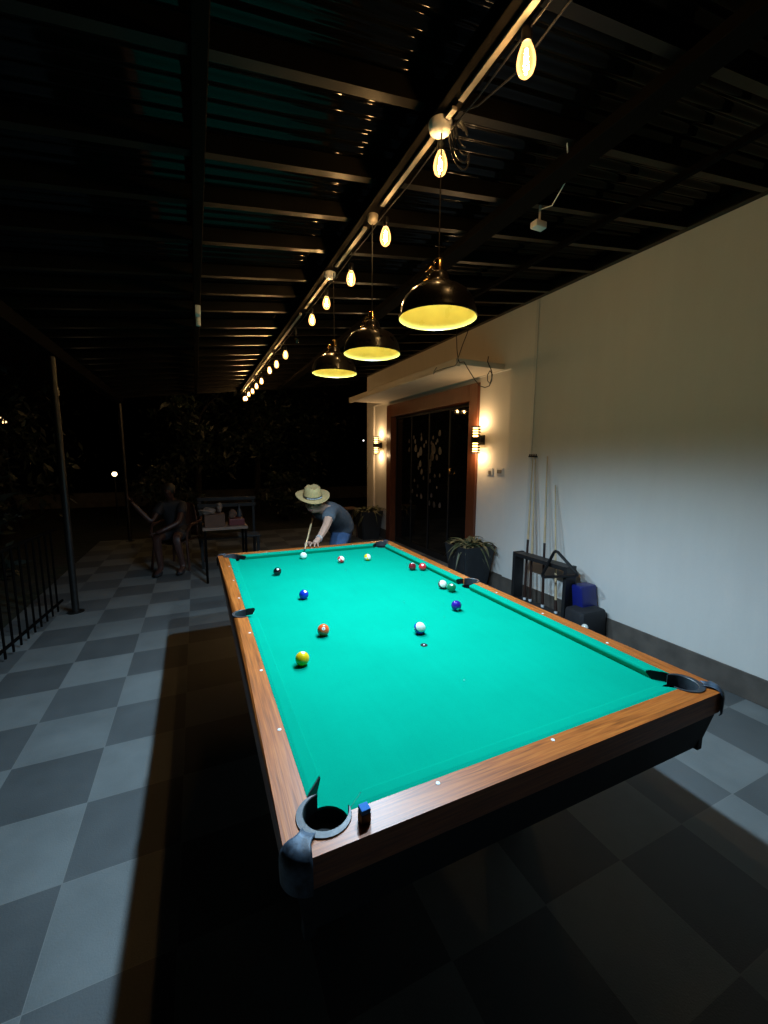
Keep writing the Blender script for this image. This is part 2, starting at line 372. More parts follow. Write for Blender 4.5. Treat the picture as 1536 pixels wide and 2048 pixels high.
# door: a part of the house with its own pieces
b = BM()
box(b, 2.41, 2.55, 2.24, 2.42, 0, 2.56, .006); box(b, 2.41, 2.55, 4.82, 5.0, 0, 2.56, .006); box(b, 2.412, 2.55, 2.42, 4.82, 2.345, 2.56, .006)
door = hl('door_frame', b, M['door_wood'])
def dl(name, b, m, **k):
    o = link(name, b, m, **k); o.parent = door; return o
b = BM(); box(b, 2.535, 2.545, 2.42, 4.82, .05, 2.345); dl('glass_pane', b, M['glass'])
b = BM()
for y in (2.435, 3.03, 3.62, 4.21, 4.805): box(b, 2.52, 2.534, y-.012, y+.012, .05, 2.344, .003)
box(b, 2.521, 2.533, 2.42, 4.82, .0, .10, .003); box(b, 2.521, 2.533, 2.42, 4.82, 2.30, 2.343, .003)
dl('sash', b, M['black'])
b = BM(); tube(b, [(2.52, 2.96, 1.36), (2.49, 2.96, 1.37), (2.49, 2.96, 1.44), (2.52, 2.96, 1.45)], .011); dl('handle', b, M['brass'], smooth=True)
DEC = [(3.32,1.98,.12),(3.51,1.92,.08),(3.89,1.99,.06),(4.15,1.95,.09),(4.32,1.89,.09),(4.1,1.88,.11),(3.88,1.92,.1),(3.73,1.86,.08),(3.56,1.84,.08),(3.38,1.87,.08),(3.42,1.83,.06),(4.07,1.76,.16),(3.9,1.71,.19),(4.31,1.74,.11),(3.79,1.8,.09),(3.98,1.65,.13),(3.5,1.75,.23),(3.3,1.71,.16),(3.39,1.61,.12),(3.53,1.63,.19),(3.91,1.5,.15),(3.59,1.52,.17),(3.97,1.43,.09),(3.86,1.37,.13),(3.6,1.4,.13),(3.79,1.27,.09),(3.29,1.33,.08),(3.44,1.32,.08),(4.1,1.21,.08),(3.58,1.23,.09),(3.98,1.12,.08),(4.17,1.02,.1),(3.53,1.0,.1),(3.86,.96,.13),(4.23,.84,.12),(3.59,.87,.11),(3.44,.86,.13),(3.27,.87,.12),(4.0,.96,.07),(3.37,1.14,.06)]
b = BM()  # leaf-shaped pale marks: reflections painted onto the pane as thin shapes
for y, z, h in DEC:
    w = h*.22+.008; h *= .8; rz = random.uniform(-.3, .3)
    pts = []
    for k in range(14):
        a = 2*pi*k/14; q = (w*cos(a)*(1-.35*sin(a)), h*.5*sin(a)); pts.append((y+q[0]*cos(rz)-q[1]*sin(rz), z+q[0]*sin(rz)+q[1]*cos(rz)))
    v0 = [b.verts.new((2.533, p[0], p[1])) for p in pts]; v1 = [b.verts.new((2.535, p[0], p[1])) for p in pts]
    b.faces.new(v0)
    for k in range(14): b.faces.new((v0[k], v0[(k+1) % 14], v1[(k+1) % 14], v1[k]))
dl('painted_reflections', b, M['refl_paint'])

# ------------------------------------------------------------------ patio roof
roof = empty('patio_roof', (0, 0, 0), 'dark corrugated patio roof on steel purlins and round posts beside the house', 'roof')
SL = .129
def zr(x): return 2.94 + SL*x
def beam_x(b, y, x0, x1, h=.075, fl=.042):   # C purlin running down the slope
    def q(pts):
        a = [b.verts.new((x0, y+p[0], zr(x0)+p[1])) for p in pts]; c = [b.verts.new((x1, y+p[0], zr(x1)+p[1])) for p in pts]
        n = len(pts)
        b.faces.new(a[::-1]); b.faces.new(c)
        for k in range(n): b.faces.new((a[k], a[(k+1) % n], c[(k+1) % n], c[k]))
    t = .003
    q([(0, 0), (fl, 0), (fl, .012), (fl-t, .012), (fl-t, t), (t, t), (t, h-t), (fl, h-t), (fl, h), (0, h)])
PY = [-3.6, -3.1, -2.55, -2.0, -1.55, -1.1, -.645, -.175, .185, .59, 1.085, 1.425, 1.84, 2.355, 2.66, 3.085, 3.6, 3.9, 4.28, 4.75, 5.12, 5.52, 5.9, 6.33, 6.86]
for y in PY:
    b = BM(); beam_x(b, y, -2.3, 2.36)
    link('purlin', b, M['steel'], roof)
def beam_y(name, x, w, z0, z1, y0=-5, y1=6.9):
    b = BM(); box(b, x-w/2, x+w/2, y0, y1, z0, z1, .004); return link(name, b, M['beam'], roof)
beam_y('ridge_beam', -.005, .085, 2.865, 2.932)
beam_y('long_beam', .80, .12, 2.985, 3.037); beam_y('long_beam', 1.55, .035, 3.10, 3.135)
beam_y('long_beam', -.835, .05, 2.79, 2.828); beam_y('eave_beam', -2.11, .10, 2.54, 2.66)
b = BM(); box(b, -2.3, 2.36, 6.905, 6.93, 2.60, 2.62)  # replaced by sloped fascia below
b.free(); b = BM()
v = [b.verts.new(p) for p in ((-2.3, 6.91, zr(-2.3)-.02), (2.36, 6.91, zr(2.36)-.02), (2.36, 6.91, zr(2.36)+.10), (-2.3, 6.91, zr(-2.3)+.10),
                              (-2.3, 6.925, zr(-2.3)-.02), (2.36, 6.925, zr(2.36)-.02), (2.36, 6.925, zr(2.36)+.10), (-2.3, 6.925, zr(-2.3)+.10))]
for f in ((0, 1, 2, 3), (4, 5, 6, 7), (0, 1, 5, 4), (1, 2, 6, 5), (2, 3, 7, 6), (3, 0, 4, 7)): b.faces.new([v[i] for i in f])
link('fascia', b, M['steel'], roof)
b = BM()
ny = int((6.95+5)/.0127); prev = None
for j in range(ny+1):
    y = -5 + j*.0127; ph = (y/.0762) % 1
    zz = .010*(1 - abs(2*ph-1))**.7 if True else 0
    zz = .0095*cos(2*pi*ph)
    row = [b.verts.new((x, y, zr(x)+.088+zz)) for x in (-2.42, 2.4)]
    if prev: b.faces.new((prev[0], prev[1], row[1], row[0]))
    prev = row
o = link('corrugated_sheet', b, M['roof'], roof, smooth=True)
for (x, y) in ((-2.11, 2.86), (-2.11, 6.78)):
    b = BM(); tube(b, [(x, y, 0), (x, y, 2.54)], .032, 16); lathe(b, [(.0, 0), (.075, 0), (.075, .008), (.034, .012)], 16, (x, y, 0))
    lathe(b, [(.032, 0), (.042, 0), (.042, .05), (.032, .05)], 16, (x, y, 2.18))
    link('post', b, M['post'], roof, smooth=True)
b = BM(); box(b, -.85, -.81, 1.55, 1.72, 2.72, 2.788, .006); tube(b, [(-.83, 1.66, 2.72), (-.83, 1.66, 2.66)], .02, 10)
tag(link('lamp_socket', b, M['white'], smooth=True), 'small white empty lamp socket on the left ceiling beam', 'socket')
b = BM(); box(b, .93, 1.01, -.21, -.16, 2.93, 2.965, .004); tube(b, [(.97, -.19, 2.965), (.97, -.19, 3.05)], .006, 8); tube(b, [(.97, -.19, 3.03), (.95, -.3, 2.99), (.85, -.5, 3.0), (.70, -.62, 3.03)], .003, 6)
tag(link('hanging_socket', b, M['white'], smooth=True), 'small pale socket box hanging on a wire from the ceiling over the right side', 'socket')

# ------------------------------------------------------------------ conduit with junction boxes
con = empty('ceiling_conduit', (0, 0, 2.85), 'pale flat conduit with round junction boxes under the ceiling beam above the bulbs', 'conduit')
def cl(n, b, m, **k):
    o = link(n, b, m, con, **k); o.location = (0, 0, -2.85); return o
for y0, y1 in ((-4, -.80), (-.765, -.715), (-.63, -.13), (.09, .60), (.80, 1.45), (1.6, 2.9), (3.1, 4.6), (4.75, 6.7)):
    b = BM(); box(b, -.011, .011, y0, y1, 2.846, 2.858, .002); cl('conduit_tube', b, M['pvc'])
for y, r in ((-.67, .045), (-.01, .03), (.74, .04)):
    b = BM(); lathe(b, [(0, -.028), (r*.6, -.025), (r*.92, -.014), (r, 0), (r, .012), (0, .012)], 24, (0, y, 2.852)); cl('junction_box', b, M['white'] if r > .03 else M['pvc'], smooth=True)
b = BM()
for k in range(4):
    r = .05+.012*k; tube(b, [(.05+.01*k+r*.5*cos(a), -.74+.02*k+r*.5*sin(a)*.6, 2.80+r*1.1*sin(a)) for a in [i*2*pi/24+.4*k for i in range(20)]], .0032, 6)
tube(b, [(.02, -.76, 2.85), (.06, -.82, 2.84), (.11, -.95, 2.86), (.13, -1.1, 2.9), (.15, -1.2, 2.93)], .0035, 6)
tag(link('cable_coil', b, M['cable'], smooth=True), 'black cable coiled in loops beside the nearest round junction box', 'cable')
# festoon cable
BUL = [(-1.09, 2.767, 1), (-.626, 2.762, 1), (-.109, 2.727, 1), (.403, 2.714, 1), (.93, 2.737, 1), (1.346, 2.736, 1), (1.945, 2.733, 0), (2.458, 2.695, .25), (2.998, 2.701, 1), (3.505, 2.724, 1), (4.227, 2.70, 1), (4.767, 2.709, 1), (5.272, 2.702, 1), (5.8, 2.72, 1), (6.237, 2.70, 1), (6.519, 2.73, 1)]
b = BM(); pts = [(.03, -4, 2.86), (.03, -1.7, 2.85)]
for i, (y, z, l) in enumerate(BUL):
    pts.append((.03, y, 2.838))
    if i < len(BUL)-1: pts.append((.03, (y+BUL[i+1][0])/2, 2.828))
tube(b, pts, .0032, 6)
tag(link('festoon_cable', b, M['cable'], smooth=True), 'thin black cable the hanging bulbs are strung along', 'cable')
ordn = ['nearest', 'second nearest', 'third nearest', 'fourth nearest', 'fifth nearest', 'sixth nearest', 'unlit', 'faint', 'ninth', 'tenth', 'eleventh', 'twelfth', 'thirteenth', 'fourteenth', 'fifteenth', 'farthest']
blab = ['nearest glowing filament bulb, large at the top right of the photo',
 'second nearest filament bulb, glowing right behind the nearest lamp cord',
 'third filament bulb from the camera, above the gap between the two nearer pendants',
 'fourth filament bulb from the camera, left of the middle pendant cord',
 'fifth filament bulb from the camera, just left of the farthest pendant cord',
 'sixth filament bulb, last bright one before the unlit bulb',
 'unlit clear bulb hanging between the sixth lit bulb and the faint one',
 'faintly lit bulb hanging next to the unlit one',
 'first bright bulb beyond the faint one in the row',
 'second bright bulb beyond the faint one in the row',
 'third bright bulb beyond the faint one in the row',
 'fourth bright bulb beyond the faint one in the row',
 'fourth bulb from the far end of the row',
 'third bulb from the far end of the row',
 'last bulb but one at the far end of the row',
 'farthest bulb of the row, at the roof edge']
M['filament_dim'] = emission('filament_dim', (1, .6, .3), P_BULB*.12)
bulb_meshes = {}
def bulb(y, z, lit, lab):
    r = empty('hanging_bulb', (.03, y, z), lab, 'light bulb', 'filament bulbs strung under the ceiling beam')
    key = lit
    if key not in bulb_meshes:
        g = BM(); prof = [(0, -.048), (.012, -.0455), (.021, -.037), (.0265, -.022), (.0275, -.008), (.025, .008), (.019, .026), (.014, .038), (.0125, .044)]
        lathe(g, prof, 20); og = link('glass', g, M['envelope'] if lit else M['clear'], r, smooth=True)
        f = BM()
        for k in range(4):
            a = k*pi/2+.3; tube(f, [(.003*cos(a), .003*sin(a), .024), (.0085*cos(a), .0085*sin(a), -.024)], .0013, 5)
        of = link('filament', f, M['filament'] if lit == 1 else M['filament_dim'] if lit else M['brass'], r)
        s = BM(); lathe(s, [(0, .088), (.012, .086), (.0155, .078), (.0155, .05), (.0135, .046), (.0135, .040), (0, .040)], 16); tube(s, [(0, 0, .085), (0, 0, 2.838-z)], .003, 6)
        os_ = link('socket', s, M['cable'], r, smooth=True)
        bulb_meshes[key] = (og.data, of.data, os_.data)
    else:
        for n, me in zip(('glass', 'filament', 'socket'), bulb_meshes[key]):
            o = bpy.data.objects.new(n, me); COL.objects.link(o); o.parent = r
    r.rotation_euler = (random.uniform(-.06, .06), random.uniform(-.06, .06), random.random()*6)
for (y, z, l), lab in zip(BUL, blab): bulb(y, z, l, lab)

# ------------------------------------------------------------------ pendant lamps
def pendant(y, z0, lab, power):
    r = empty('pendant_lamp', (0, y, z0), lab, 'pendant lamp', 'bell pendant lamps over the pool table')
    b = BM()
    out = [(.1550, 0), (.1560, .006), (.1530, .012), (.1500, .030), (.1430, .055), (.1310, .078), (.1130, .098), (.0900, .113), (.0680, .122), (.0520, .130), (.0440, .142), (.0400, .156), (.0370, .166), (.028, .172), (.020, .176)]
    inn = [(max(rr-.003, .005), zz-.0015 if zz > .02 else zz) for rr, zz in out]
    lathe(b, out, 64)
    lathe(b, [(.1550, 0), (.1525, 0)], 64)
    bmesh.ops.remove_doubles(b, verts=b.verts, dist=1e-5)
    link('shade', b, M['shade_out'], r, smooth=True)
    b = BM(); lathe(b, [(.1525, .0)] + inn[1:], 64)
    link('reflector', b, M['gold'], r, smooth=True)
    b = BM(); lathe(b, [(0, .225), (.010, .224), (.016, .219), (.0185, .214), (.0185, .178), (.021, .176), (.021, .172)], 24)
    link('socket_cap', b, M['brass'], r, smooth=True)
    b = BM(); tube(b, [(-.018, 0, .185), (-.034, 0, .188), (-.044, 0, .176), (-.046, 0, .160), (-.040, 0, .148), (-.052, 0, .138), (-.066, 0, .130)], [.004, .005, .005, .005, .0045, .004, .004], 8)
    tube(b, [(-.046, -.012, .165), (-.046, .012, .165)], .008, 10)
    link('hinge_arm', b, M['brass'], r, smooth=True)
    b = BM(); tube(b, [(0, 0, .222), (0, 0, 2.835-z0)], .0028, 6)
    link('cord', b, M['cable'], r)
    # LED bulb: body in the socket, lit dome on top of it
    b = BM(); lathe(b, [(0, .165), (.018, .16), (.020, .125), (.028, .108), (.0, .108)], 20)
    link('bulb_body', b, M['white'], r, smooth=True)
    b = BM(); bmesh.ops.create_uvsphere(b, u_segments=20, v_segments=14, radius=.030); link('bulb_dome', b, M['led'], r, loc=(0, 0, .092), smooth=True)
    ld = bpy.data.lights.new('pendant_light', 'SPOT'); ld.energy = P_PEND*power; ld.color = (.52, .80, 1.05); ld.shadow_soft_size = .025
    ld.spot_size = radians(166); ld.spot_blend = .70
    lo = bpy.data.objects.new('lamp_light', ld); COL.objects.link(lo); lo.parent = r; lo.location = (0, 0, .026)
    return r
pendant(-.679, 2.160, 'nearest and largest of the three dark bell pendant lamps over the table', 1)
pendant(-.007, 2.168, 'middle of the three dark bell pendant lamps over the table', 1)
pendant(.661, 2.182, 'farthest and smallest looking of the three bell pendant lamps', .82)

# ------------------------------------------------------------------ wall lamps, switches, cables
def sconce(y, lab):
    r = empty('wall_lamp', (2.45, y, 1.833), lab, 'wall lamp', 'louvred wall lamps beside the door')
    b = BM(); box(b, -.02, 0, -.05, .05, -.06, .06, .004); box(b, -.10, -.02, -.03, .03, -.035, .035, .003)
    link('bracket', b, M['black'], r)
    b = BM(); lathe(b, [(.052, -.036), (.062, -.036), (.062, .036), (.052, .036)], 32, (-.11, 0, 0), closed=True)
    link('centre_band', b, M['black'], r, smooth=True)
    for s in (-1, 1):
        b = BM(); lathe(b, [(.0, s*.040), (.034, s*.040), (.034, s*.150), (0, s*.150)], 24, (-.11, 0, 0))
        tb = link('light_tube', b, M['sconce_glow'], r, smooth=True)
        for k in range(4):
            z = s*(.062 + k*.034)
            b = BM(); lathe(b, [(.047, z-.0075), (.060, z-.0075), (.060, z+.0075), (.047, z+.0075)], 32, (-.11, 0, 0), closed=True)
            link('louvre_ring', b, M['black'], r, smooth=True)
        ld = bpy.data.lights.new('sconce_light', 'POINT'); ld.energy = 8; ld.color = (1, .64, .31); ld.shadow_soft_size = .035
        lo = bpy.data.objects.new('lamp_light', ld); COL.objects.link(lo); lo.parent = r; lo.location = (-.11, 0, s*.176)
        for a in (pi/2, -pi/2):
            b = BM(); tube(b, [(-.11+.054*cos(a), .054*sin(a), s*.034), (-.11+.054*cos(a), .054*sin(a), s*.17)], .0035, 6)
            link('ring_rod', b, M['black'], r)
    return r
sconce(2.16, 'lit louvred wall lamp to the right of the brown door frame above the switches')
sconce(5.33, 'lit louvred wall lamp to the left of the brown door frame near the far corner')
def switch(y, z, n, lab, cat):
    r = empty('wall_switch' if n == 1 else 'wall_outlet', (2.45, y, z), lab, cat)
    b = BM(); box(b, -.010, 0, -.058, .058, -.045, .045, .003); link('plate', b, M['white'], r)
    b = BM()
    if n == 1: box(b, -.016, -.0105, -.022, .022, -.03, .012, .002)
    else: box(b, -.014, -.0105, -.04, .04, -.022, .022, .002)
    link('rocker' if n == 1 else 'socket_face', b, M['pvc'], r)
switch(1.985, 1.437, 1, 'small square wall switch under the right wall lamp, nearer the door', 'switch')
switch(1.80, 1.444, 2, 'small wall outlet to the right of the switch', 'outlet')
b = BM()
tube(b, [(1.70, 1.69, 3.15), (1.68, 1.674, 2.889), (1.68, 1.657, 2.742), (1.69, 1.642, 2.627), (1.69, 1.70, 2.59), (1.68, 1.934, 2.60), (1.68, 2.08, 2.60), (1.68, 2.127, 2.577), (1.68, 2.12, 2.60), (1.68, 2.062, 2.64)], .0045, 8)
tube(b, [(1.70, 1.44, 3.14), (1.68, 1.478, 2.873), (1.68, 1.559, 2.77), (1.68, 1.635, 2.65), (1.68, 1.60, 2.60), (1.68, 1.524, 2.595), (1.68, 1.42, 2.48), (1.68, 1.325, 2.381), (1.68, 1.24, 2.31), (1.68, 1.162, 2.284), (1.68, 1.10, 2.29), (1.68, 1.068, 2.33), (1.68, 1.06, 2.39), (1.68, 1.096, 2.43), (1.68, 1.131, 2.396), (1.68, 1.125, 2.34), (1.68, 1.09, 2.31), (1.68, 1.065, 2.36), (1.68, 1.07, 2.42), (1.68, 1.138, 2.52), (1.69, 1.14, 2.57)], .0045, 8)
tag(link('loose_cable', b, M['cable'], smooth=True), 'loose dark cable hanging from the roof over the door canopy in loops', 'cable')

# ------------------------------------------------------------------ pool table
T = empty('pool_table', (0, 0, 0), 'pool table with green cloth, brown wooden rails and black base', 'pool table')
XI, YI, RW = .703, 1.356, .076; XO, YO = XI+RW, YI+RW; ZT, ZB = .80, .763
NX, NY = .653, 1.306
# cutters
cutters = []
def cyl_cutter(x, y, r):
    b = BM(); bmesh.ops.create_cone(b, cap_ends=True, segments=48, radius1=r, radius2=r, depth=.5)
    o = link('c', b, None, loc=(x, y, .75)); cutters.append(o); return o
PK = {}
for sx in (-1, 1):
    for sy in (-1, 1): PK[(sx, sy)] = (sx*.672, sy*1.336, .055)
    PK[(sx, 0)] = (sx*.712, 0, .052)
CT = {k: cyl_cutter(*v) for k, v in PK.items()}
bpy.context.view_layer.update()
def rail_poly(kind, s):
    rc = .05
    def arc(cx, cy, a0, a1, n=5): return [(cx+rc*cos(a0+(a1-a0)*i/n), cy+rc*sin(a0+(a1-a0)*i/n)) for i in range(n+1)]
    if kind == 'end':   # near rail built for s=-1 then mirrored
        p = [(-XI, -YI)] + arc(-XO+rc, -YO+rc, 1.25*pi, 1.5*pi) + arc(XO-rc, -YO+rc, 1.5*pi, 1.75*pi) + [(XI, -YI)]
        return [(x, y*(-s)) for x, y in p]
    p = [(-XI, 0.0006), (-XO, 0.0006)] ; 
    return p
def make_rail(name, poly, m, cuts, outer_test):
    b = BM(); bot, top = prism(b, poly, .725, ZT)
    es = [e for e in b.edges if all(v in top for v in e.verts) and outer_test((e.verts[0].co+e.verts[1].co)/2)]
    bmesh.ops.bevel(b, geom=es, offset=.028, segments=6, affect='EDGES', profile=.55, clamp_overlap=True)
    bmesh.ops.recalc_face_normals(b, faces=b.faces)
    o = link(name, b, m); bpy.context.view_layer.update()
    cut(o, cuts); o.data.shade_smooth(); o.data.set_sharp_from_angle(angle=radians(35)); o.parent = T
    return o
rails = {}
for s in (-1, 1):
    rails[('end', s)] = make_rail('wood_rail', rail_poly('end', s), M['wood_x'], [CT[(-1, s)], CT[(1, s)]], lambda c: abs(c.y) > YI+.02 and not (abs(c.x) > XI-.001 and abs(abs(c.x)-XI-(abs(c.y)-YI)) < 1e-4 and abs(c.y) < YO-.03))
rc = .05
for sx in (-1, 1):
    for sy in (-1, 1):
        arc = [(XO-rc+rc*cos(a), YO-rc+rc*sin(a)) for a in [i*pi/4/5 for i in range(6)]]
        poly = [(XI, .001), (XO, .001)] + arc + [(XI, YI)]
        poly = [(x*sx, y*sy) for x, y in poly]
        rails[(sx, sy)] = make_rail('wood_rail', poly, M['wood_y'], [CT[(sx, sy)], CT[(sx, 0)]], lambda c: abs(c.x) > XI+.03 and abs(c.y) > .01 and not abs(abs(c.x)-XI-(abs(c.y)-YI)) < 1e-4)
# bed
b = BM(); prism(b, [(-XI-.02, -YI-.02), (XI+.02, -YI-.02), (XI+.02, YI+.02), (-XI-.02, YI+.02)], .732, ZB)
# keep the bed inside the rails
bed = link('playing_cloth', b, M['cloth'])
for v in bed.data.vertices:
    v.co.x = max(-XI+.0008, min(XI-.0008, v.co.x)); v.co.y = max(-YI+.0008, min(YI-.0008, v.co.y))
bpy.context.view_layer.update(); cut(bed, [CT[k] for k in CT]); bed.parent = T
b = BM(); lathe(b, [(0, .0), (.0165, .0), (.0165, -.001)], 24); link('table_spot', b, M['rubber'], T, loc=(0, -.626, ZB+.0012))
b = BM(); lathe(b, [(0, .0), (.0042, .0), (.0042, -.001)], 16); link('spot_centre', b, M['pearl'], bpy.data.objects['table_spot'], loc=(0, 0, .0008))
# cushions (profile swept between pockets, cut at the facing angles)
def cushion(p0w, p1w, p0n, p1n):
    b = BM()
    def sect(w, n):
        w = Vector((w[0], w[1], 0)); n = Vector((n[0], n[1], 0)); d = n-w
        pr = [(0, ZT-.0006), (.25, ZT+.0010), (.85, ZT-.0015), (.97, ZT-.004), (1.0, ZT-.009), (.985, ZT-.014), (.72, ZB+.0006), (0, ZB+.0006)]
        return [w + d*t + Vector((0, 0, z)) for t, z in pr]
    A = [b.verts.new(v) for v in sect(p0w, p0n)]; Bv = [b.verts.new(v) for v in sect(p1w, p1n)]
    n = len(A)
    for k in range(n): b.faces.new((A[k], A[(k+1) % n], Bv[(k+1) % n], Bv[k]))
    b.faces.new(A[::-1]); b.faces.new(Bv)
    o = link('cushion', b, M['cushion'], T)
    for w, nn, s in ((p0w, p0n, -1), (p1w, p1n, 1)):
        f = BM(); sec = sect(w, nn); t = (Vector((p1w[0]-p0w[0], p1w[1]-p0w[1], 0))).normalized()*s
        a = [f.verts.new(q + t*.0005 - Vector((0, 0, .0022))) for q in sec]; c = [f.verts.new(q + t*.003 - Vector((0, 0, .0022))) for q in sec]
        f.faces.new(a[::-1]); f.faces.new(c)
        for k in range(n): f.faces.new((a[k], a[(k+1) % n], c[(k+1) % n], c[k]))
        link('facing', f, M['rubber'], o)
e = .0008
for sx in (-1, 1):
    for sy in (-1, 1):
        cushion((sx*(XI-e), sy*.064), (sx*(XI-e), sy*1.276), (sx*NX, sy*.074), (sx*NX, sy*1.218))
for sy in (-1, 1):
    cushion((-.622, sy*(YI-e)), (.622, sy*(YI-e)), (-.566, sy*NY), (.566, sy*NY))
# pockets: liner ring, cup
for (sx, sy), (px, py, pr) in PK.items():
    corner = sy != 0
    th0 = math.atan2(sy if corner else 0, sx)
    b = BM(); half = radians(128 if corner else 100); n = 26; ri = pr-.002
    tw = .017 if corner else .012
    rows = []
    for k in range(n+1):
        u = -1+2*k/n; a = th0+u*half; w = tw*max(.0, 1-abs(u)**2.4)+.0015
        z = ZT+.0035
        prof = [(ri-.001, ZB-.015), (ri-.001, z-.002), (ri+.001, z), (ri+w-.001, z), (ri+w, z-.002), (ri+w, z-.006)]
        rows.append([b.verts.new((px+r_*cos(a), py+r_*sin(a), zz)) for r_, zz in prof])
    for r0, r1 in zip(rows, rows[1:]):
        for k in range(len(r0)): b.faces.new((r0[k], r0[(k+1) % len(r0)], r1[(k+1) % len(r0)], r1[k]))
    b.faces.new(rows[0][::-1]); b.faces.new(rows[-1])
    po = link('pocket_liner', b, M['liner'], T, smooth=True)
    b = BM(); lathe(b, [(pr-.0045, ZB-.004), (pr-.0045, .66), (pr-.012, .64), (0, .638)], 32, (px, py, 0))
    link('pocket_cup', b, M['rubber'], po, smooth=True)
# corner castings
def corner_cap(sx, sy):
    th0 = math.atan2(sy, sx); c = Vector((sx*(XO-.05), sy*(YO-.05), 0))
    path = [(-.004, .806, .017), (.012, .8065, .018), (.024, .8065, .022), (.036, .806, .029), (.046, .802, .035), (.0535, .793, .040), (.0572, .778, .042), (.0572, .75, .042), (.0565, .722, .041), (.052, .717, .038)]
    b = BM(); n = 10; rows = []
    d = Vector((cos(th0), sin(th0), 0)); t = Vector((-d.y, d.x, 0))
    for (r, z, hw) in path:
        row = []
        for k in range(n+1):
            u = -1+2*k/n
            # bend round the vertical corner: arc of radius about r when outside the centre
            if r > .033:
                a = u*hw/r*1.05; p = c + d*(r*cos(a)) + t*(r*sin(a))
            else:
                p = c + d*(r - .006*u*u) + t*(hw*u)
            row.append(b.verts.new((p.x, p.y, z)))
        rows.append(row)
    for r0, r1 in zip(rows, rows[1:]):
        for k in range(n): b.faces.new((r0[k], r0[k+1], r1[k+1], r1[k]))
    o = link('corner_cap', b, M['cap'], T, smooth=True)
    m = o.modifiers.new('t', 'SOLIDIFY'); m.thickness = .003; m.offset = 1
    b = BM()
    for k in (-1, 1): lathe(b, [(0, .004), (.004, .003), (.005, 0)], 10, (0, 0, 0), M=Matrix.Rotation(pi/2, 3, 'Y'))
    b.free()
for sx in (-1, 1):
    for sy in (-1, 1): corner_cap(sx, sy)
# sights
def sight(x, y):
    b = BM(); lathe(b, [(0, .0006), (.0055, .0004), (.006, -.001)], 18); link('rail_sight', b, M['pearl'], T, loc=(x, y, ZT+.0006))
for y in (-1.002, -.626, -.258, .258, .626, 1.002):
    sight(-.717, y); 
    if y > 0 or True: sight(.7195, y)
for x in (-.391, 0, .391):
    if x < .3: sight(x, -1.371)
    sight(x, 1.371)
# body
b = BM()
def taper(b, x0, x1, y0, y1, z0, x2, x3, y2, y3, z1):
    vb = [b.verts.new(p) for p in ((x0, y0, z0), (x1, y0, z0), (x1, y1, z0), (x0, y1, z0))]; vt = [b.verts.new(p) for p in ((x2, y2, z1), (x3, y2, z1), (x3, y3, z1), (x2, y3, z1))]
    b.faces.new(vb[::-1]); b.faces.new(vt)
    for k in range(4): b.faces.new((vb[k], vb[(k+1) % 4], vt[(k+1) % 4], vt[k]))
taper(b, -.735, .735, -1.385, 1.385, .565, -.762, .762, -1.415, 1.415, .7245)
link('apron', b, M['black'], T)
for sx in (-1, 1):
    for sy in (-1, 1):
        b = BM(); box(b, sx*.727-.014, sx*.727+.014, sy*1.378-.014, sy*1.378+.014, .553, .60, .004)
        link('apron_corner', b, M['black'], T)
for sx in (-1, 1):
    for sy in (-1, 1):
        b = BM(); taper(b, sx*.36-.07, sx*.36+.07, sy*.8-.07, sy*.8+.07, .03, sx*.36-.09, sx*.36+.09, sy*.8-.09, sy*.8+.09, .5645)
        box(b, sx*.36-.085, sx*.36+.085, sy*.8-.085, sy*.8+.085, 0, .03, .004)
        link('leg', b, M['black'], T)
for c in cutters: bpy.data.objects.remove(c, do_unlink=True)

# ------------------------------------------------------------------ balls
def ball_mat(name, col, stripe=False):
    m = bpy.data.materials.new(name); m.use_nodes = True; t = m.node_tree; p = t.nodes['Principled BSDF']
    p.inputs['Roughness'].default_value = .09; p.inputs['Coat Weight'].default_value = .3; p.inputs['Coat Roughness'].default_value = .03
    p.inputs['Base Color'].default_value = (*col, 1)
    if stripe:
        tc = t.nodes.new('ShaderNodeTexCoord'); sp = t.nodes.new('ShaderNodeSeparateXYZ'); t.links.new(tc.outputs['Object'], sp.inputs[0])
        ab = t.nodes.new('ShaderNodeMath'); ab.operation = 'ABSOLUTE'; t.links.new(sp.outputs['Z'], ab.inputs[0])
        gt = t.nodes.new('ShaderNodeMath'); gt.operation = 'LESS_THAN'; gt.inputs[1].default_value = .0143; t.links.new(ab.outputs[0], gt.inputs[0])
        mx = t.nodes.new('ShaderNodeMix'); mx.data_type = 'RGBA'; t.links.new(gt.outputs[0], mx.inputs['Factor'])
        mx.inputs['A'].default_value = (.80, .78, .66, 1); mx.inputs['B'].default_value = (*col, 1)
        t.links.new(mx.outputs['Result'], p.inputs['Base Color'])
    return m
BR = .02858
M['ballwhite'] = ball_mat('number_disc', (.80, .79, .70)); M['ink'] = mat('number_ink', (.01, .01, .012), .3)
def sphere_patch(b, pts2, r):
    # pts2: (u,v) in metres on the tangent plane at +x, wrapped on the sphere
    vs = []
    for u, v_ in pts2:
        d = math.hypot(u, v_); a = d/r
        if d < 1e-9: vs.append(Vector((r, 0, 0)))
        else: vs.append(Vector((r*cos(a), r*sin(a)*u/d, r*sin(a)*v_/d)))
    return vs
def num_mesh(txt, size, r):
    cu_ = bpy.data.curves.new('n', 'FONT'); cu_.body = txt; cu_.size = size; cu_.align_x = 'CENTER'; cu_.align_y = 'CENTER'; cu_.resolution_u = 3
    o = bpy.data.objects.new('n', cu_); COL.objects.link(o); bpy.context.view_layer.update()
    me = evalmesh(o); bpy.data.objects.remove(o, do_unlink=True)
    pts = sphere_patch(None, [(v.co.x, v.co.y) for v in me.vertices], r)
    for v, p in zip(me.vertices, pts): v.co = p
    return me
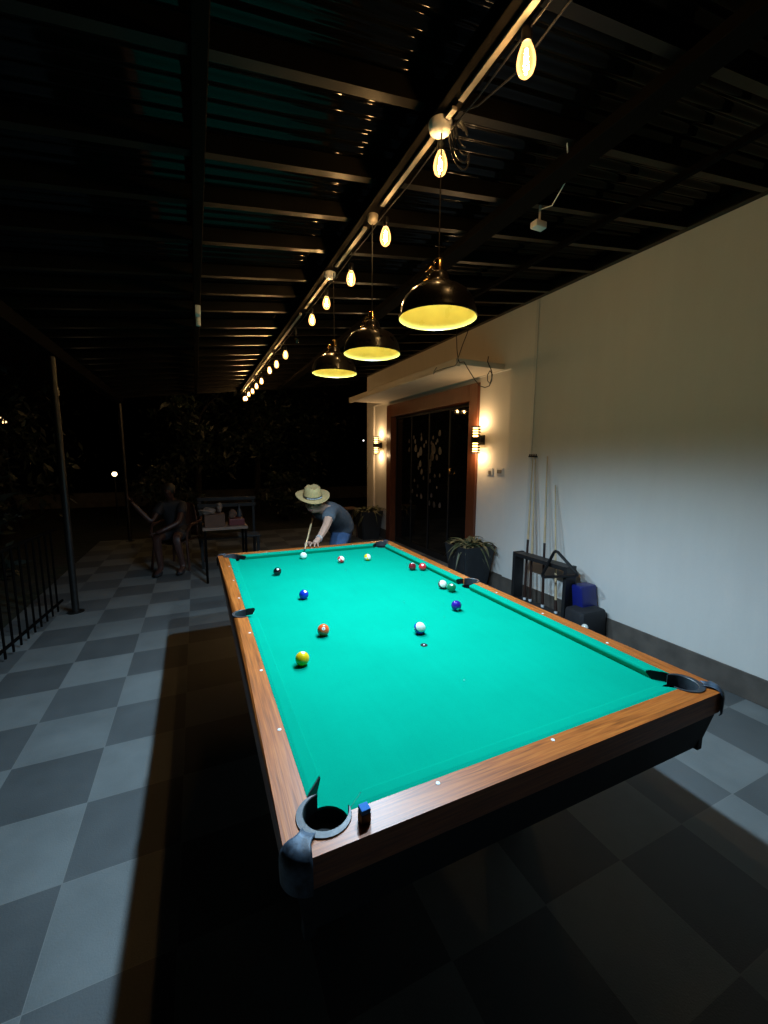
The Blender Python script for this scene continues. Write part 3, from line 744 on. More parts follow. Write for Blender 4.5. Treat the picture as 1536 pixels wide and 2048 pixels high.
def ball(x, y, col, num, stripe, pd, spin, lab, pole=None):
    """pd = direction of the number disc in (right, up, toward viewer) terms; spin = turn of the digits"""
    c = Vector((x, y, ZB+BR))
    tw = (CAM-c).normalized(); rt = Vector((0, 0, 1)).cross(tw).normalized(); up = tw.cross(rt)
    X = (rt*pd[0]+up*pd[1]+tw*pd[2]).normalized()
    Z = up - X*up.dot(X)
    if Z.length < .1: Z = rt - X*rt.dot(X)
    Z.normalize(); Y = Z.cross(X)
    R_ = Matrix((X, Y, Z)).transposed() @ Matrix.Rotation(spin, 3, 'X')
    b = BM(); bmesh.ops.create_uvsphere(b, u_segments=40, v_segments=24, radius=BR)
    o = link('cue_ball' if num is None else 'pool_ball', b, ball_mat('ball_%s' % num, col, stripe), loc=c)
    o.data.shade_smooth(); o.rotation_euler = R_.to_euler()
    tag(o, lab, 'ball' if num is not None else 'cue ball', 'pool balls on the table')
    if num is not None:
        dd = BM(); rr = BR+.00012; rd = .0085
        ctr = dd.verts.new((rr, 0, 0)); rings = []
        for q in (.5, 1):
            rings.append([dd.verts.new(p) for p in sphere_patch(None, [(rd*q*cos(a), rd*q*sin(a)) for a in [i*2*pi/28 for i in range(28)]], rr)])
        for k in range(28):
            dd.faces.new((ctr, rings[0][k], rings[0][(k+1) % 28])); dd.faces.new((rings[0][k], rings[1][k], rings[1][(k+1) % 28], rings[0][(k+1) % 28]))
        dsc = link('number_disc', dd, M['ballwhite'], o, smooth=True)
        me = num_mesh(str(num), .0125, BR+.00025)
        link('number', me, M['ink'], dsc)
    return o
YE, BL, RD, PU, OR, GR, MA, BK = (.80, .50, .008), (.006, .03, .40), (.62, .02, .025), (.03, .012, .24), (.75, .10, .018), (.008, .16, .06), (.16, .008, .014), (.006, .006, .007)
WHT = (.78, .80, .74)
ball(-.125, 1.160, WHT, None, False, (0, 1, .3), 0, 'white cue ball in front of the cue tip by the far cushion')
ball(.120, .910, RD, 11, True, (-.45, -.05, .85), -.85, 'red and white striped ball near the far cushion, left of the yellow striped one')
ball(.344, .895, YE, 9, True, (-.4, -.25, .8), -1.2, 'yellow and white striped ball near the far cushion')
ball(-.411, .759, BK, 8, False, (.15, .6, .75), 0, 'black ball near the far left corner pocket')
ball(.547, .496, MA, 7, False, (.15, .85, .3), 0, 'dark maroon solid ball touching close to the red ball')
ball(.615, .459, RD, 3, False, (.0, .45, .8), .4, 'bright red solid ball beside the maroon one near the right cushion')
ball(.517, .029, MA, 15, True, (.75, .35, -.4), 1.2, 'white ball with a maroon stripe beside the green ball')
ball(.535, -.046, GR, 6, False, (.1, .6, .7), .3, 'green solid ball near the right side pocket')
ball(-.355, .194, BL, 2, False, (.3, .65, .7), .2, 'bright blue solid ball on the left half of the table')
ball(.381, -.326, PU, 4, False, (.35, -.65, .55), .3, 'dark purple blue solid ball right of the table spot')
ball(-.391, -.345, OR, 5, False, (.05, .22, .95), 3.3, 'orange solid ball with its number facing the camera')
ball(.043, -.510, BL, 10, True, (-.85, -.25, .4), -1.2, 'blue and white striped ball just beyond the table spot')
ball(-.548, -.581, YE, 1, False, (.12, .80, .5), 0, 'yellow solid ball nearest to the camera on the left')
# chalk on the near rail
ch = empty('chalk_cube', (-.600, -1.395, ZT+.0005), 'blue chalk cube in a black wrapper on the near wooden rail', 'chalk', rz=.05)
b = BM(); box(b, -.0115, .0115, -.0115, .0115, 0, .024, .0012); link('wrapper', b, M['chalkp'], ch)
b = BM(); box(b, -.0112, .0112, -.0112, .0112, .0242, .036, .002)
for v in b.verts:
    if v.co.z > .034: v.co.z -= .006*max(0, 1-(v.co.x**2+v.co.y**2)/.00013)
link('chalk', b, M['chalkb'], ch)

# ------------------------------------------------------------------ cue rack and what stands around it
rk = empty('cue_rack', (2.20, .815, 0), 'black wooden floor rack holding cues against the wall', 'cue rack')
def rl(n, b, m, parent=rk, **k):
    o = link(n, b, m, parent, **k); return o
for y in (.335, -.335):
    b = BM(); box(b, -.065, .065, y-.018, y+.018, 0, .62, .004); rl('side_panel', b, M['rackwood'])
b = BM(); box(b, -.063, .063, -.316, .316, .575, .615, .004); rl('top_board', b, M['rackwood'])
b = BM(); box(b, -.063, .063, -.316, .316, .08, .12, .003); rl('base_tray', b, M['rackwood'])
def cue(x0, y0, x1, y1, z1, lab, bridge=False, z0=.122, nm='pool_cue', butt=.42):
    c = empty(nm, (x0, y0, z0), lab, 'cue', 'cues standing in the rack')
    d = Vector((x1-x0, y1-y0, z1-z0)); 
    b = BM(); tube(b, [d*(butt+.002), d], [.0125, .0058], 12); link('shaft', b, M['cuewood'], c, smooth=True)
    b = BM(); tube(b, [d*.0165, d*butt], [.015, .0125], 12); link('butt', b, M['cuebutt'], c, smooth=True)
    b = BM(); tube(b, [d*0, d*.016], [.015, .0175], 12); link('bumper', b, M['bumper'], c, smooth=True)
    if bridge:
        b = BM(); box(b, -.012, .012, -.055, .055, -.006, .010, .003)
        for k in (-.045, -.015, .015, .045): box(b, -.006, .006, k-.006, k+.006, .010, .028, .002)
        link('bridge_head', b, M['black'], c, loc=d+Vector((0, 0, .004)))
    return c
cue(2.19, 1.02, 2.375, 1.20, 1.62, 'tall bridge stick with a black cross head, leftmost in the rack', True)
cue(2.21, .96, 2.385, 1.17, 1.60, 'slim pale cue leaning right beside the bridge stick', butt=.30)
cue(2.20, .78, 2.385, 1.01, 1.63, 'tall cue standing alone in the middle of the rack')
cue(2.19, .60, 2.385, .885, 1.34, 'short pale cue at the right end of the rack', butt=.10)
# triangle hanging on the rack
b = BM()
tri = [Vector((2.11, .58, .765)), Vector((2.11, .305, .59)), Vector((2.11, .735, .455))]
pts = []
for i in range(3):
    a, c, e2 = tri[i], tri[(i+1) % 3], tri[(i-1) % 3]
    pts += [a + (e2-a)*.10, a + (e2-a)*.03 + (c-a)*.03, a + (c-a)*.10, a + (c-a)*.5]
pts.append(pts[0]); tube(b, pts, .014, 8, cap=False)
tag(link('ball_triangle', b, M['triangle'], smooth=True), 'black plastic ball triangle hung on the right end of the cue rack', 'triangle')
b = BM(); box(b, 2.19, 2.39, .30, .42, .20, .46, .02)
for v in b.verts:
    if v.co.z > .40: v.co.y += .04; v.co.x += .01
tag(link('blue_crate', b, M['blue'], smooth=True), 'blue plastic box behind the black case beside the cue rack', 'box')
b = BM(); box(b, 2.08, 2.38, .19, .42, 0, .28, .035); box(b, 1.975, 2.078, .10, .38, 0, .165, .02)
cse = link('black_case', b, M['case'], smooth=True); tag(cse, 'black padded case on the floor right of the cue rack', 'case')
b = BM(); b.free()
for v in cse.data.vertices:
    if v.co.z > .2: v.co.y = .40-(.40-v.co.y)*(1-.12*(v.co.z-.2)/.1)
b = BM(); bmesh.ops.create_uvsphere(b, u_segments=24, v_segments=16, radius=BR)
o = link('spare_ball', b, M['ballwhite'], loc=(2.02, .14, .165+BR-.001)); o.data.shade_smooth(); tag(o, 'white ball resting on the black case beside the wall', 'ball')

# ------------------------------------------------------------------ planters
def leaf_blade(b, base, direction, up, L, w, droop):
    d = direction.normalized(); s = d.cross(up).normalized(); n = 7; prev = None
    for k in range(n+1):
        t = k/n; p = base + d*(L*t) + up*(L*(.55*t - droop*t*t))
        ww = w*sin(pi*(.08+.92*t))**.8 if t < 1 else .001
        a = b.verts.new(p - s*ww + up*ww*.25); m = b.verts.new(p); c = b.verts.new(p + s*ww + up*ww*.25)
        if prev: b.faces.new((prev[0], prev[1], m, a)); b.faces.new((prev[1], prev[2], c, m))
        prev = (a, m, c)
def planter(x, y, w, h, lab, n, L):
    r = empty('planter', (x, y, 0), lab, 'planter', 'square black planters by the wall')
    b = BM(); w0 = w*.36; w1 = w*.5
    def ring(s, z): return [b.verts.new((s*a, s*c, z)) for a, c in ((-1, -1), (1, -1), (1, 1), (-1, 1))]
    rs = [ring(w0, 0), ring(w1, h), ring(w1*.9, h), ring(w1*.86, h-.06)]
    b.faces.new(rs[0][::-1])
    for p, q in zip(rs, rs[1:]):
        for k in range(4): b.faces.new((p[k], p[(k+1) % 4], q[(k+1) % 4], q[k]))
    bmesh.ops.bevel(b, geom=[e for e in b.edges if abs(e.verts[0].co.z-e.verts[1].co.z) > .1], offset=.02, segments=3, affect='EDGES')
    link('pot', b, M['pot'], r, smooth=True)
    b = BM(); box(b, -w1*.85, w1*.85, -w1*.85, w1*.85, h-.08, h-.05, .01); link('soil', b, M['soil'], r)
    b = BM()
    for k in range(n):
        a = random.random()*2*pi; el = random.random()
        ba = Vector((random.uniform(-.4, .4)*w1, random.uniform(-.4, .4)*w1, h-.05))
        leaf_blade(b, ba, Vector((cos(a), sin(a), 0)), Vector((random.uniform(-.15, .15), random.uniform(-.15, .15), 1.25+el*1.0)), L*random.uniform(.6, 1.1), .014+.012*random.random(), random.uniform(.35, .95))
    link('foliage', b, M['leaf'], r, smooth=True)
planter(2.165, 1.97, .46, .54, 'large black planter with arching striped leaves right of the door', 90, .30)
planter(2.16, 5.30, .46, .56, 'black planter at the far corner of the house left of the door', 80, .40)
b = BM(); 
for px_ in (1.78, 1.98):
    box(b, px_-.015, px_+.015, 5.45, 5.48, 0, .56, .003); box(b, px_-.015, px_+.015, 5.72, 5.75, 0, .56, .003)
box(b, 1.75, 2.01, 5.43, 5.77, .56, .59, .004)
tag(link('wooden_stool', b, M['card']), 'small wooden stool half hidden beside the far planter', 'stool')

# ------------------------------------------------------------------ person leaning over the far rail
def skin_mesh(nodes, edges, sub=2):
    """nodes: name -> (x,y,z,rx,ry); first is the root"""
    me = bpy.data.meshes.new('sk'); ks = list(nodes)
    me.from_pydata([nodes[k][:3] for k in ks], [(ks.index(a), ks.index(c)) for a, c in edges], [])
    o = bpy.data.objects.new('sk', me); COL.objects.link(o)
    m = o.modifiers.new('s', 'SKIN'); m.use_smooth_shade = True; m.branch_smoothing = .3
    lay = me.skin_vertices[0].data if me.skin_vertices else None
    if lay is None:
        b2 = bmesh.new(); b2.from_mesh(me); b2.verts.layers.skin.verify(); b2.to_mesh(me); b2.free(); lay = me.skin_vertices[0].data
    for i, k in enumerate(ks):
        q = nodes[k]; lay[i].radius = (q[3], q[4] if len(q) > 4 else q[3]); lay[i].use_root = (i == 0)
    m2 = o.modifiers.new('d', 'SUBSURF'); m2.levels = sub; m2.render_levels = sub
    bpy.context.view_layer.update(); out = evalmesh(o)
    bpy.data.objects.remove(o, do_unlink=True); out.shade_smooth(); return out
per = empty('person', (.50, 2.30, 0), 'person in a straw hat and blue grey t-shirt bending over the far rail', 'person')
def pl(n, me, m, parent=per, smooth=True):
    o = link(n, me, m, parent, smooth=smooth)
    if parent is per: o.location = (-.50, -2.30, 0)
    return o
B = dict(pelvis=(.61, 2.35, .80, .06, .06), waist=(.54, 2.25, .91, .07, .07), chest=(.40, 2.08, 1.00, .11, .09), upchest=(.31, 2.01, 1.055, .12, .10),
 neck=(.235, 1.975, 1.085, .055), skull=(.175, 1.945, 1.125, .078, .085), crown=(.165, 1.94, 1.20, .07), chin=(.125, 1.90, 1.045, .035),
 nose=(.130, 1.858, 1.105, .012), 
 lsh=(.345, 1.90, 1.06, .065), lel=(.235, 1.69, .945, .043), lfa=(.17, 1.60, .893, .040), lwr=(.094, 1.50, .842, .027), lmid=(.072, 1.475, .833, .030, .022), lpalm=(.045, 1.445, .826, .034, .018),
 rsh=(.255, 2.15, 1.055, .065), rel=(.32, 2.42, 1.12, .045), rfa=(.32, 2.40, 1.02, .038), rwr=(.29, 2.34, .955, .027), rpalm=(.280, 2.32, .925, .026, .018),
 lhip=(.56, 2.26, .72, .055), lkn=(.45, 2.15, .45, .05), lan=(.42, 2.25, .09, .042), lto=(.36, 2.12, .035, .035),
 rhip=(.66, 2.42, .72, .055), rkn=(.66, 2.50, .45, .05), ran=(.70, 2.68, .09, .042), rto=(.64, 2.56, .035, .035))
E_ = [('pelvis', 'waist'), ('waist', 'chest'), ('chest', 'upchest'), ('upchest', 'neck'), ('neck', 'skull'), ('skull', 'crown'), ('skull', 'chin'), ('skull', 'nose'),
 ('upchest', 'lsh'), ('lsh', 'lel'), ('lel', 'lfa'), ('lfa', 'lwr'), ('lwr', 'lmid'), ('lmid', 'lpalm'), ('upchest', 'rsh'), ('rsh', 'rel'), ('rel', 'rfa'), ('rfa', 'rwr'), ('rwr', 'rpalm'),
 ('pelvis', 'lhip'), ('lhip', 'lkn'), ('lkn', 'lan'), ('lan', 'lto'), ('pelvis', 'rhip'), ('rhip', 'rkn'), ('rkn', 'ran'), ('ran', 'rto')]
body = skin_mesh(B, E_, 1)
# fingers: own skinned chains rooted in the palm, joined into the body mesh
def finger(pts, r): 
    nd = {str(i): (*p, r*(1-.12*i)) for i, p in enumerate(pts)}
    return skin_mesh(nd, [(str(i), str(i+1)) for i in range(len(pts)-1)], 1)
FG = []
fz = .8025+.007
# left (bridge) hand: fingers spread on the rail, index and thumb round the cue
FG.append(finger([(.040, 1.440, .826), (.012, 1.405, .836), (-.012, 1.382, .826), (-.010, 1.372, .812)], .0088))   # middle
FG.append(finger([(.055, 1.438, .824), (.040, 1.400, .832), (.025, 1.368, .822), (.020, 1.352, fz)], .0086))
FG.append(finger([(.068, 1.440, .822), (.066, 1.405, .826), (.060, 1.375, .816), (.058, 1.362, fz)], .0082))
FG.append(finger([(.026, 1.448, .828), (-.010, 1.420, .846), (-.045, 1.405, .846), (-.056, 1.398, .828), (-.040, 1.392, .816)], .0088))  # index loops over the cue
FG.append(finger([(.030, 1.470, .824), (.0, 1.462, .822), (-.025, 1.435, .818), (-.035, 1.41, .815)], .0102))      # thumb
for k in range(4):   # right hand closed round the butt
    FG.append(finger([(.285, 2.335-.018*k, .925), (.310, 2.338-.018*k, .922), (.318, 2.340-.018*k, .944), (.300, 2.342-.018*k, .958)], .0085))
FG.append(finger([(.275, 2.31, .93), (.258, 2.30, .94), (.268, 2.295, .96)], .010))
bb = BM(); bb.from_mesh(body)
for f in FG: bb.from_mesh(f)
# ears
for e2 in ((.253, 1.935, 1.115), (.11, 1.985, 1.115)):
    bmesh.ops.create_uvsphere(bb, u_segments=10, v_segments=8, radius=.02, matrix=Matrix.Translation(e2) @ Matrix.Diagonal((.5, 1, 1.6, 1)))
me = bpy.data.meshes.new('body'); bb.to_mesh(me); bb.free()
pbody = pl('body', me, M['skin'])
b = BM()
for p in ((.155, 1.862, 1.125), (.112, 1.885, 1.125)): bmesh.ops.create_uvsphere(b, u_segments=10, v_segments=8, radius=.008, matrix=Matrix.Translation(p))
pl('eyes', b, M['band'])
b = BM(); tube(b, [(.142, 1.862, 1.072), (.128, 1.857, 1.070), (.112, 1.868, 1.072)], .0045, 6); pl('mouth', b, M['redplastic'])
b = BM(); bmesh.ops.create_uvsphere(b, u_segments=20, v_segments=14, radius=1, matrix=Matrix.Translation((.185, 1.965, 1.15)) @ Matrix.Diagonal((.087, .092, .085, 1)))
pl('hair', b, M['band'])
TS = {k: B[k] for k in ('pelvis', 'waist', 'chest', 'upchest')}
TS = dict(hem=(.605, 2.34, .72, .165, .15), pelvis=(.60, 2.325, .815, .170, .15), waist=(.54, 2.24, .91, .158, .135), chest=(.40, 2.08, 1.005, .165, .135), upchest=(.31, 2.01, 1.055, .14, .115), neckb=(.262, 1.985, 1.072, .075),
  lsh=(.342, 1.905, 1.058, .085), lup=(.262, 1.75, .975, .076), rsh=(.255, 2.15, 1.055, .085), rup=(.29, 2.29, 1.09, .075))
pl('t_shirt', skin_mesh(TS, [('hem', 'pelvis'), ('pelvis', 'waist'), ('waist', 'chest'), ('chest', 'upchest'), ('upchest', 'neckb'), ('upchest', 'lsh'), ('lsh', 'lup'), ('upchest', 'rsh'), ('rsh', 'rup')], 2), M['shirt'])
JN = dict(pelvis=(.61, 2.345, .78, .155, .135), lhip=(.555, 2.235, .72, .12), lkn=(.45, 2.15, .45, .082), lan=(.42, 2.25, .055, .07), rhip=(.66, 2.42, .72, .12), rkn=(.66, 2.50, .45, .082), ran=(.70, 2.68, .055, .07), top=(.59, 2.31, .86, .138, .12))
pl('jeans', skin_mesh(JN, [('pelvis', 'lhip'), ('lhip', 'lkn'), ('lkn', 'lan'), ('pelvis', 'rhip'), ('rhip', 'rkn'), ('rkn', 'ran'), ('pelvis', 'top')], 2), M['jeans'])
for (ax, ay, tx, ty) in ((.42, 2.25, .34, 2.08), (.70, 2.68, .62, 2.51)):
    pl('shoe', skin_mesh({'a': (ax, ay, .05, .05), 'b': ((ax+tx)/2, (ay+ty)/2, .045, .05, .04), 'c': (tx, ty, .035, .042, .032)}, [('a', 'b'), ('b', 'c')], 2), M['black'])
# straw hat
hat = BM(); tilt = Matrix.Rotation(radians(17), 3, 'X') @ Matrix.Rotation(radians(-4), 3, 'Y')
hc = Vector((.164, 1.935, 1.205))
prof = [(.170, .012), (.150, .002), (.120, -.004), (.098, .0), (.094, .010), (.091, .035), (.086, .070), (.078, .098), (.062, .112), (.035, .105), (0, .098)]
lathe(hat, prof, 40)
for v in hat.verts:
    x, y, z = v.co; r = math.hypot(x, y)
    if r > .1: z += .02*(abs(x)/.17)**2*((r-.1)/.07) - .012*max(0, -y)/.17
    if z > .06: x *= 1-.10*max(0, -y)/.09                      # pinched front
    if z > .09 and abs(x) < .03: z -= .012*(1-abs(x)/.03)      # crease
    y *= 1.08
    v.co = tilt @ Vector((x, y, z)) + hc
h = pl('straw_hat', hat, M['straw']); m = h.modifiers.new('t', 'SOLIDIFY'); m.thickness = .003; m.offset = 1
b = BM(); lathe(b, [(.0975, .004), (.0972, .012), (.0955, .028), (.0945, .028)], 40)
for v in b.verts:
    x, y, z = v.co; v.co = tilt @ Vector((x, y*1.08, z)) + hc
hb = link('hat_band', b, M['band'], h)
b = BM()
for a in range(-5, 6):
    an = -pi/2 + a*.16; p = tilt @ Vector((.099*cos(an), .099*1.08*sin(an), .015)) + hc
    bmesh.ops.create_uvsphere(b, u_segments=8, v_segments=6, radius=.0075, matrix=Matrix.Translation(p))
link('band_stud', b, M['concho'], h)
b = BM(); 
ax = (Vector((.094, 1.50, .842))-Vector((.16, 1.585, .885))).normalized(); c0 = Vector((.108, 1.518, .851))
tube(b, [c0-ax*.011, c0+ax*.011], .034, 18); pl('watch', b, M['concho'])
b = BM(); tip = Vector((-.100, 1.222, .822)); dr = Vector((.258, .78, .080)).normalized()
cq = empty('cue_stick', tip, 'pale wooden cue stick held by the person, its tip just behind the cue ball', 'cue')
b = BM(); tube(b, [dr*.022, dr*.85], [.0062, .0105], 14); link('shaft', b, M['cuewood'], cq, smooth=True)
b = BM(); tube(b, [dr*.852, dr*1.42], [.0105, .0145], 14); link('butt', b, M['cuebutt'], cq, smooth=True)
b = BM(); tube(b, [dr*0, dr*.021], [.0060, .0064], 14); link('tip', b, M['cuetip'], cq, smooth=True)

# ------------------------------------------------------------------ far side table and its load, chairs, fence
ft = empty('side_table', (-.60, 3.55, 0), 'small side table beyond the far left corner of the pool table', 'table')
b = BM(); box(b, -.27, .27, -.22, .22, .68, .715, .004); link('table_top', b, M['tabletop'], ft)
for sx in (-1, 1):
    for sy in (-1, 1):
        b = BM(); box(b, sx*.24-.014, sx*.24+.014, sy*.19-.014, sy*.19+.014, 0, .68, .002); link('leg', b, M['beam'], ft)
b = BM(); box(b, -.84, -.60, 3.40, 3.62, .716, .87, .003)
tag(link('cardboard_box', b, M['card']), 'brown cardboard box on the left of the side table', 'box')
b = BM(); box(b, -.55, -.36, 3.42, 3.62, .716, .80, .006)
tag(link('red_box', b, M['redplastic']), 'dark red box on the right of the side table', 'box')
def crumple(n, c, s, m, lab, cat, sd):
    rr = random.Random(sd); b = BM(); bmesh.ops.create_icosphere(b, subdivisions=3, radius=1)
    ph = [(rr.uniform(2, 6), rr.uniform(2, 6), rr.uniform(2, 6), rr.random()*6) for _ in range(6)]
    for v in b.verts:
        f = 1 + sum(.09*sin(p[0]*v.co.x+p[1]*v.co.y+p[2]*v.co.z+p[3]) for p in ph)
        v.co = Vector((v.co.x*s[0]*f, v.co.y*s[1]*f, max(v.co.z, -.75)*s[2]*f))
    zmin = min(v.co.z for v in b.verts)
    for v in b.verts: v.co = v.co + Vector((c[0], c[1], c[2]-zmin))
    return tag(link(n, b, m), lab, cat)
crumple('paper_bag', (-.80, 3.44, .872), (.09, .06, .045), M['bag'], 'crumpled pale bag lying on the cardboard box', 'bag', 3)
crumple('plastic_bag', (-.66, 3.54, .872), (.035, .05, .065), M['bag'], 'upright crumpled bag at the right end of the cardboard box', 'bag', 5)
crumple('cloth_bundle', (-.50, 3.50, .802), (.05, .05, .06), M['card'], 'dark bundle on top of the red box', 'bundle', 8)
b = BM(); lathe(b, [(0, 0), (.035, 0), (.036, .13), (.028, .16), (.013, .19), (.013, .24), (0, .24)], 20, (-.40, 3.68, .716))
tag(link('glass_bottle', b, M['pot'], smooth=True), 'dark bottle standing behind the red box', 'bottle')
bn = empty('garden_bench', (-.42, 4.55, 0), 'dark slatted bench behind the side table', 'bench')
for k, z in enumerate((.86, .96)):
    b = BM(); box(b, -.5, .35, -.01, .012, z-.03, z+.03, .006); link('back_slat', b, M['post'], bn)
b = BM()
for y in (-.42, -.32, -.22, -.12): box(b, -.5, .35, y-.04, y+.04, .42, .445, .004)
link('seat', b, M['post'], bn)
for x in (-.46, .31):
    b = BM(); box(b, x-.02, x+.02, .013, .045, 0, .99, .003); box(b, x-.02, x+.02, -.44, -.41, 0, .42, .003); box(b, x-.02, x+.02, -.41, .013, .39, .419, .003)
    link('leg_frame', b, M['post'], bn)

def chair(x, y, rz, lab):
    c = empty('patio_chair', (x, y, 0), lab, 'chair', 'brown patio chairs left of the side table', rz)
    b = BM(); bmesh.ops.create_grid(b, x_segments=8, y_segments=8, size=.5)
    for v in b.verts: v.co = Vector((v.co.x*.46, v.co.y*.44, .43-.05*(1-(2*v.co.x)**2)))
    o = link('seat', b, M['canvas'], c, smooth=True); m = o.modifiers.new('s', 'SOLIDIFY'); m.thickness = .015
    b = BM(); bmesh.ops.create_grid(b, x_segments=10, y_segments=10, size=.5)
    for v in b.verts:
        t = v.co.y+.5; w = .23*(1-.45*t*t); xx = v.co.x*2*w
        v.co = Vector((xx, .22+.12*t-.10*(2*v.co.x)**2, .44+.46*t))
    o = link('backrest', b, M['canvas'], c, smooth=True); m = o.modifiers.new('s', 'SOLIDIFY'); m.thickness = .014
    for s in (-1, 1):
        b = BM(); tube(b, [(s*.20, .30, .70), (s*.27, .14, .66), (s*.28, -.16, .64), (s*.26, -.22, .56), (s*.24, -.20, .42)], [.018, .022, .024, .02, .018], 8); link('armrest', b, M['canvas'], c, smooth=True)
        for yy, xx in ((-.19, .235), (.21, .20)):
            b = BM(); tube(b, [(s*xx, yy, .42), (s*(xx+.04), yy*1.25, 0)], [.022, .017], 8); link('leg', b, M['canvas'], c, smooth=True)
    return c
chair(-1.19, 4.42, radians(-28), 'dim brown patio chair under the seated person')
sp_ = empty('person', (-1.19, 4.35, 0), 'dim seated person in black shirt raising one hand, left of the side table', 'person')
def sl(n, me, m):
    o = link(n, me, m, sp_, smooth=True); o.location = (1.19, -4.35, 0); return o
Q = dict(pelvis=(-1.19, 4.38, .54, .07, .07), belly=(-1.21, 4.37, .68, .08, .07), chest=(-1.23, 4.33, .84, .12, .09), neck=(-1.25, 4.27, 1.02, .05), skull=(-1.27, 4.22, 1.12, .075, .085), crown=(-1.27, 4.23, 1.19, .065), chin=(-1.29, 4.16, 1.06, .035), nose=(-1.295, 4.13, 1.11, .012),
 ls=(-1.38, 4.26, .93, .055), le=(-1.49, 4.12, .71, .042), lw=(-1.68, 4.14, .96, .028), lp=(-1.725, 4.15, 1.02, .026, .016),
 rs=(-1.09, 4.22, .93, .055), re=(-1.16, 4.02, .70, .042), rw=(-1.36, 3.93, .62, .028), rp=(-1.43, 3.92, .60, .026, .016),
 lh=(-1.29, 4.30, .52, .085), lk=(-1.43, 3.96, .52, .06), la=(-1.40, 3.98, .10, .04), lt=(-1.46, 3.84, .035, .034),
 rh=(-1.12, 4.28, .52, .085), rk=(-1.20, 3.92, .52, .06), ra=(-1.13, 3.98, .10, .04), rt=(-1.18, 3.84, .035, .034))
b0 = skin_mesh(Q, [('pelvis', 'belly'), ('belly', 'chest'), ('chest', 'neck'), ('neck', 'skull'), ('skull', 'crown'), ('skull', 'chin'), ('skull', 'nose'), ('chest', 'ls'), ('ls', 'le'), ('le', 'lw'), ('lw', 'lp'),
 ('chest', 'rs'), ('rs', 're'), ('re', 'rw'), ('rw', 'rp'), ('pelvis', 'lh'), ('lh', 'lk'), ('lk', 'la'), ('la', 'lt'), ('pelvis', 'rh'), ('rh', 'rk'), ('rk', 'ra'), ('ra', 'rt')], 1)
bb = BM(); bb.from_mesh(b0)
for k in range(4):
    for f in (finger([(-1.72, 4.13+.018*k, 1.02), (-1.745, 4.125+.02*k, 1.06), (-1.752, 4.12+.022*k, 1.09), (-1.745, 4.118+.022*k, 1.11)], .0085),
              finger([(-1.43, 3.90+.016*k, .60), (-1.47, 3.895+.018*k, .595), (-1.495, 3.892+.019*k, .58), (-1.505, 3.89+.02*k, .565)], .0085)): bb.from_mesh(f)
for f in (finger([(-1.70, 4.13, 1.0), (-1.69, 4.095, 1.03), (-1.695, 4.08, 1.06)], .010), finger([(-1.41, 3.94, .60), (-1.43, 3.97, .585), (-1.45, 3.975, .57)], .010)): bb.from_mesh(f)
for e2 in ((-1.345, 4.24, 1.11), (-1.195, 4.21, 1.11)):
    bmesh.ops.create_uvsphere(bb, u_segments=10, v_segments=8, radius=.02, matrix=Matrix.Translation(e2) @ Matrix.Diagonal((.5, 1, 1.6, 1)))
me = bpy.data.meshes.new('body'); bb.to_mesh(me); bb.free(); sl('body', me, M['skin_dark'])
sl('shirt', skin_mesh(dict(hem=(-1.19, 4.38, .44, .15, .15), pelvis=(-1.19, 4.37, .54, .15, .15), belly=(-1.21, 4.36, .68, .14, .125), chest=(-1.23, 4.33, .84, .145, .115), neck=(-1.245, 4.29, .98, .07), ls=(-1.37, 4.26, .93, .075), le=(-1.44, 4.18, .80, .068), rs=(-1.10, 4.22, .93, .075), re=(-1.13, 4.11, .80, .068)),
 [('hem', 'pelvis'), ('pelvis', 'belly'), ('belly', 'chest'), ('chest', 'neck'), ('chest', 'ls'), ('ls', 'le'), ('chest', 'rs'), ('rs', 're')], 2), M['case'])
sl('shorts', skin_mesh(dict(pelvis=(-1.19, 4.37, .53, .125, .11), lh=(-1.29, 4.30, .525, .10), lk=(-1.39, 4.05, .525, .082), rh=(-1.12, 4.28, .525, .10), rk=(-1.17, 4.02, .525, .082)),
 [('pelvis', 'lh'), ('lh', 'lk'), ('pelvis', 'rh'), ('rh', 'rk')], 2), M['case'])
b = BM(); bmesh.ops.create_uvsphere(b, u_segments=20, v_segments=14, radius=1, matrix=Matrix.Translation((-1.265, 4.245, 1.155)) @ Matrix.Diagonal((.088, .095, .085, 1)))
sl('hair', b, M['band'])
b = BM()
for p in ((-1.315, 4.142, 1.13), (-1.265, 4.138, 1.13)): bmesh.ops.create_uvsphere(b, u_segments=8, v_segments=6, radius=.009, matrix=Matrix.Translation(p))
sl('eyes', b, M['band'])
for tx, ty in ((-1.40, 3.98), (-1.13, 3.98)):
    sl('shoe', skin_mesh({'a': (tx, ty, .05, .048), 'b': (tx-.03, ty-.08, .045, .048, .038), 'c': (tx-.06, ty-.15, .035, .04, .03)}, [('a', 'b'), ('b', 'c')], 1), M['case'])

fn = empty('railing', (-2.35, 1.5, 0), 'black metal railing with upright bars along the left patio edge', 'railing')
def fl_(n, b): 
    o = link(n, b, M['beam'], fn); o.location = (2.35, -1.5, 0); return o
def fx(y): return -2.40+.075*(y-1)
b = BM(); tube(b, [(fx(-1.5), -1.5, .86), (fx(3.0), 3.0, .86)], .018, 8); fl_('top_bar', b)
b = BM(); tube(b, [(fx(-1.5), -1.5, .10), (fx(3.0), 3.0, .10)], .013, 8); fl_('bottom_bar', b)
for k in range(34):
    y = -1.45+k*.131
    b = BM(); tube(b, [(fx(y), y, .02), (fx(y), y, .855)], .009, 6); fl_('upright_bar', b)

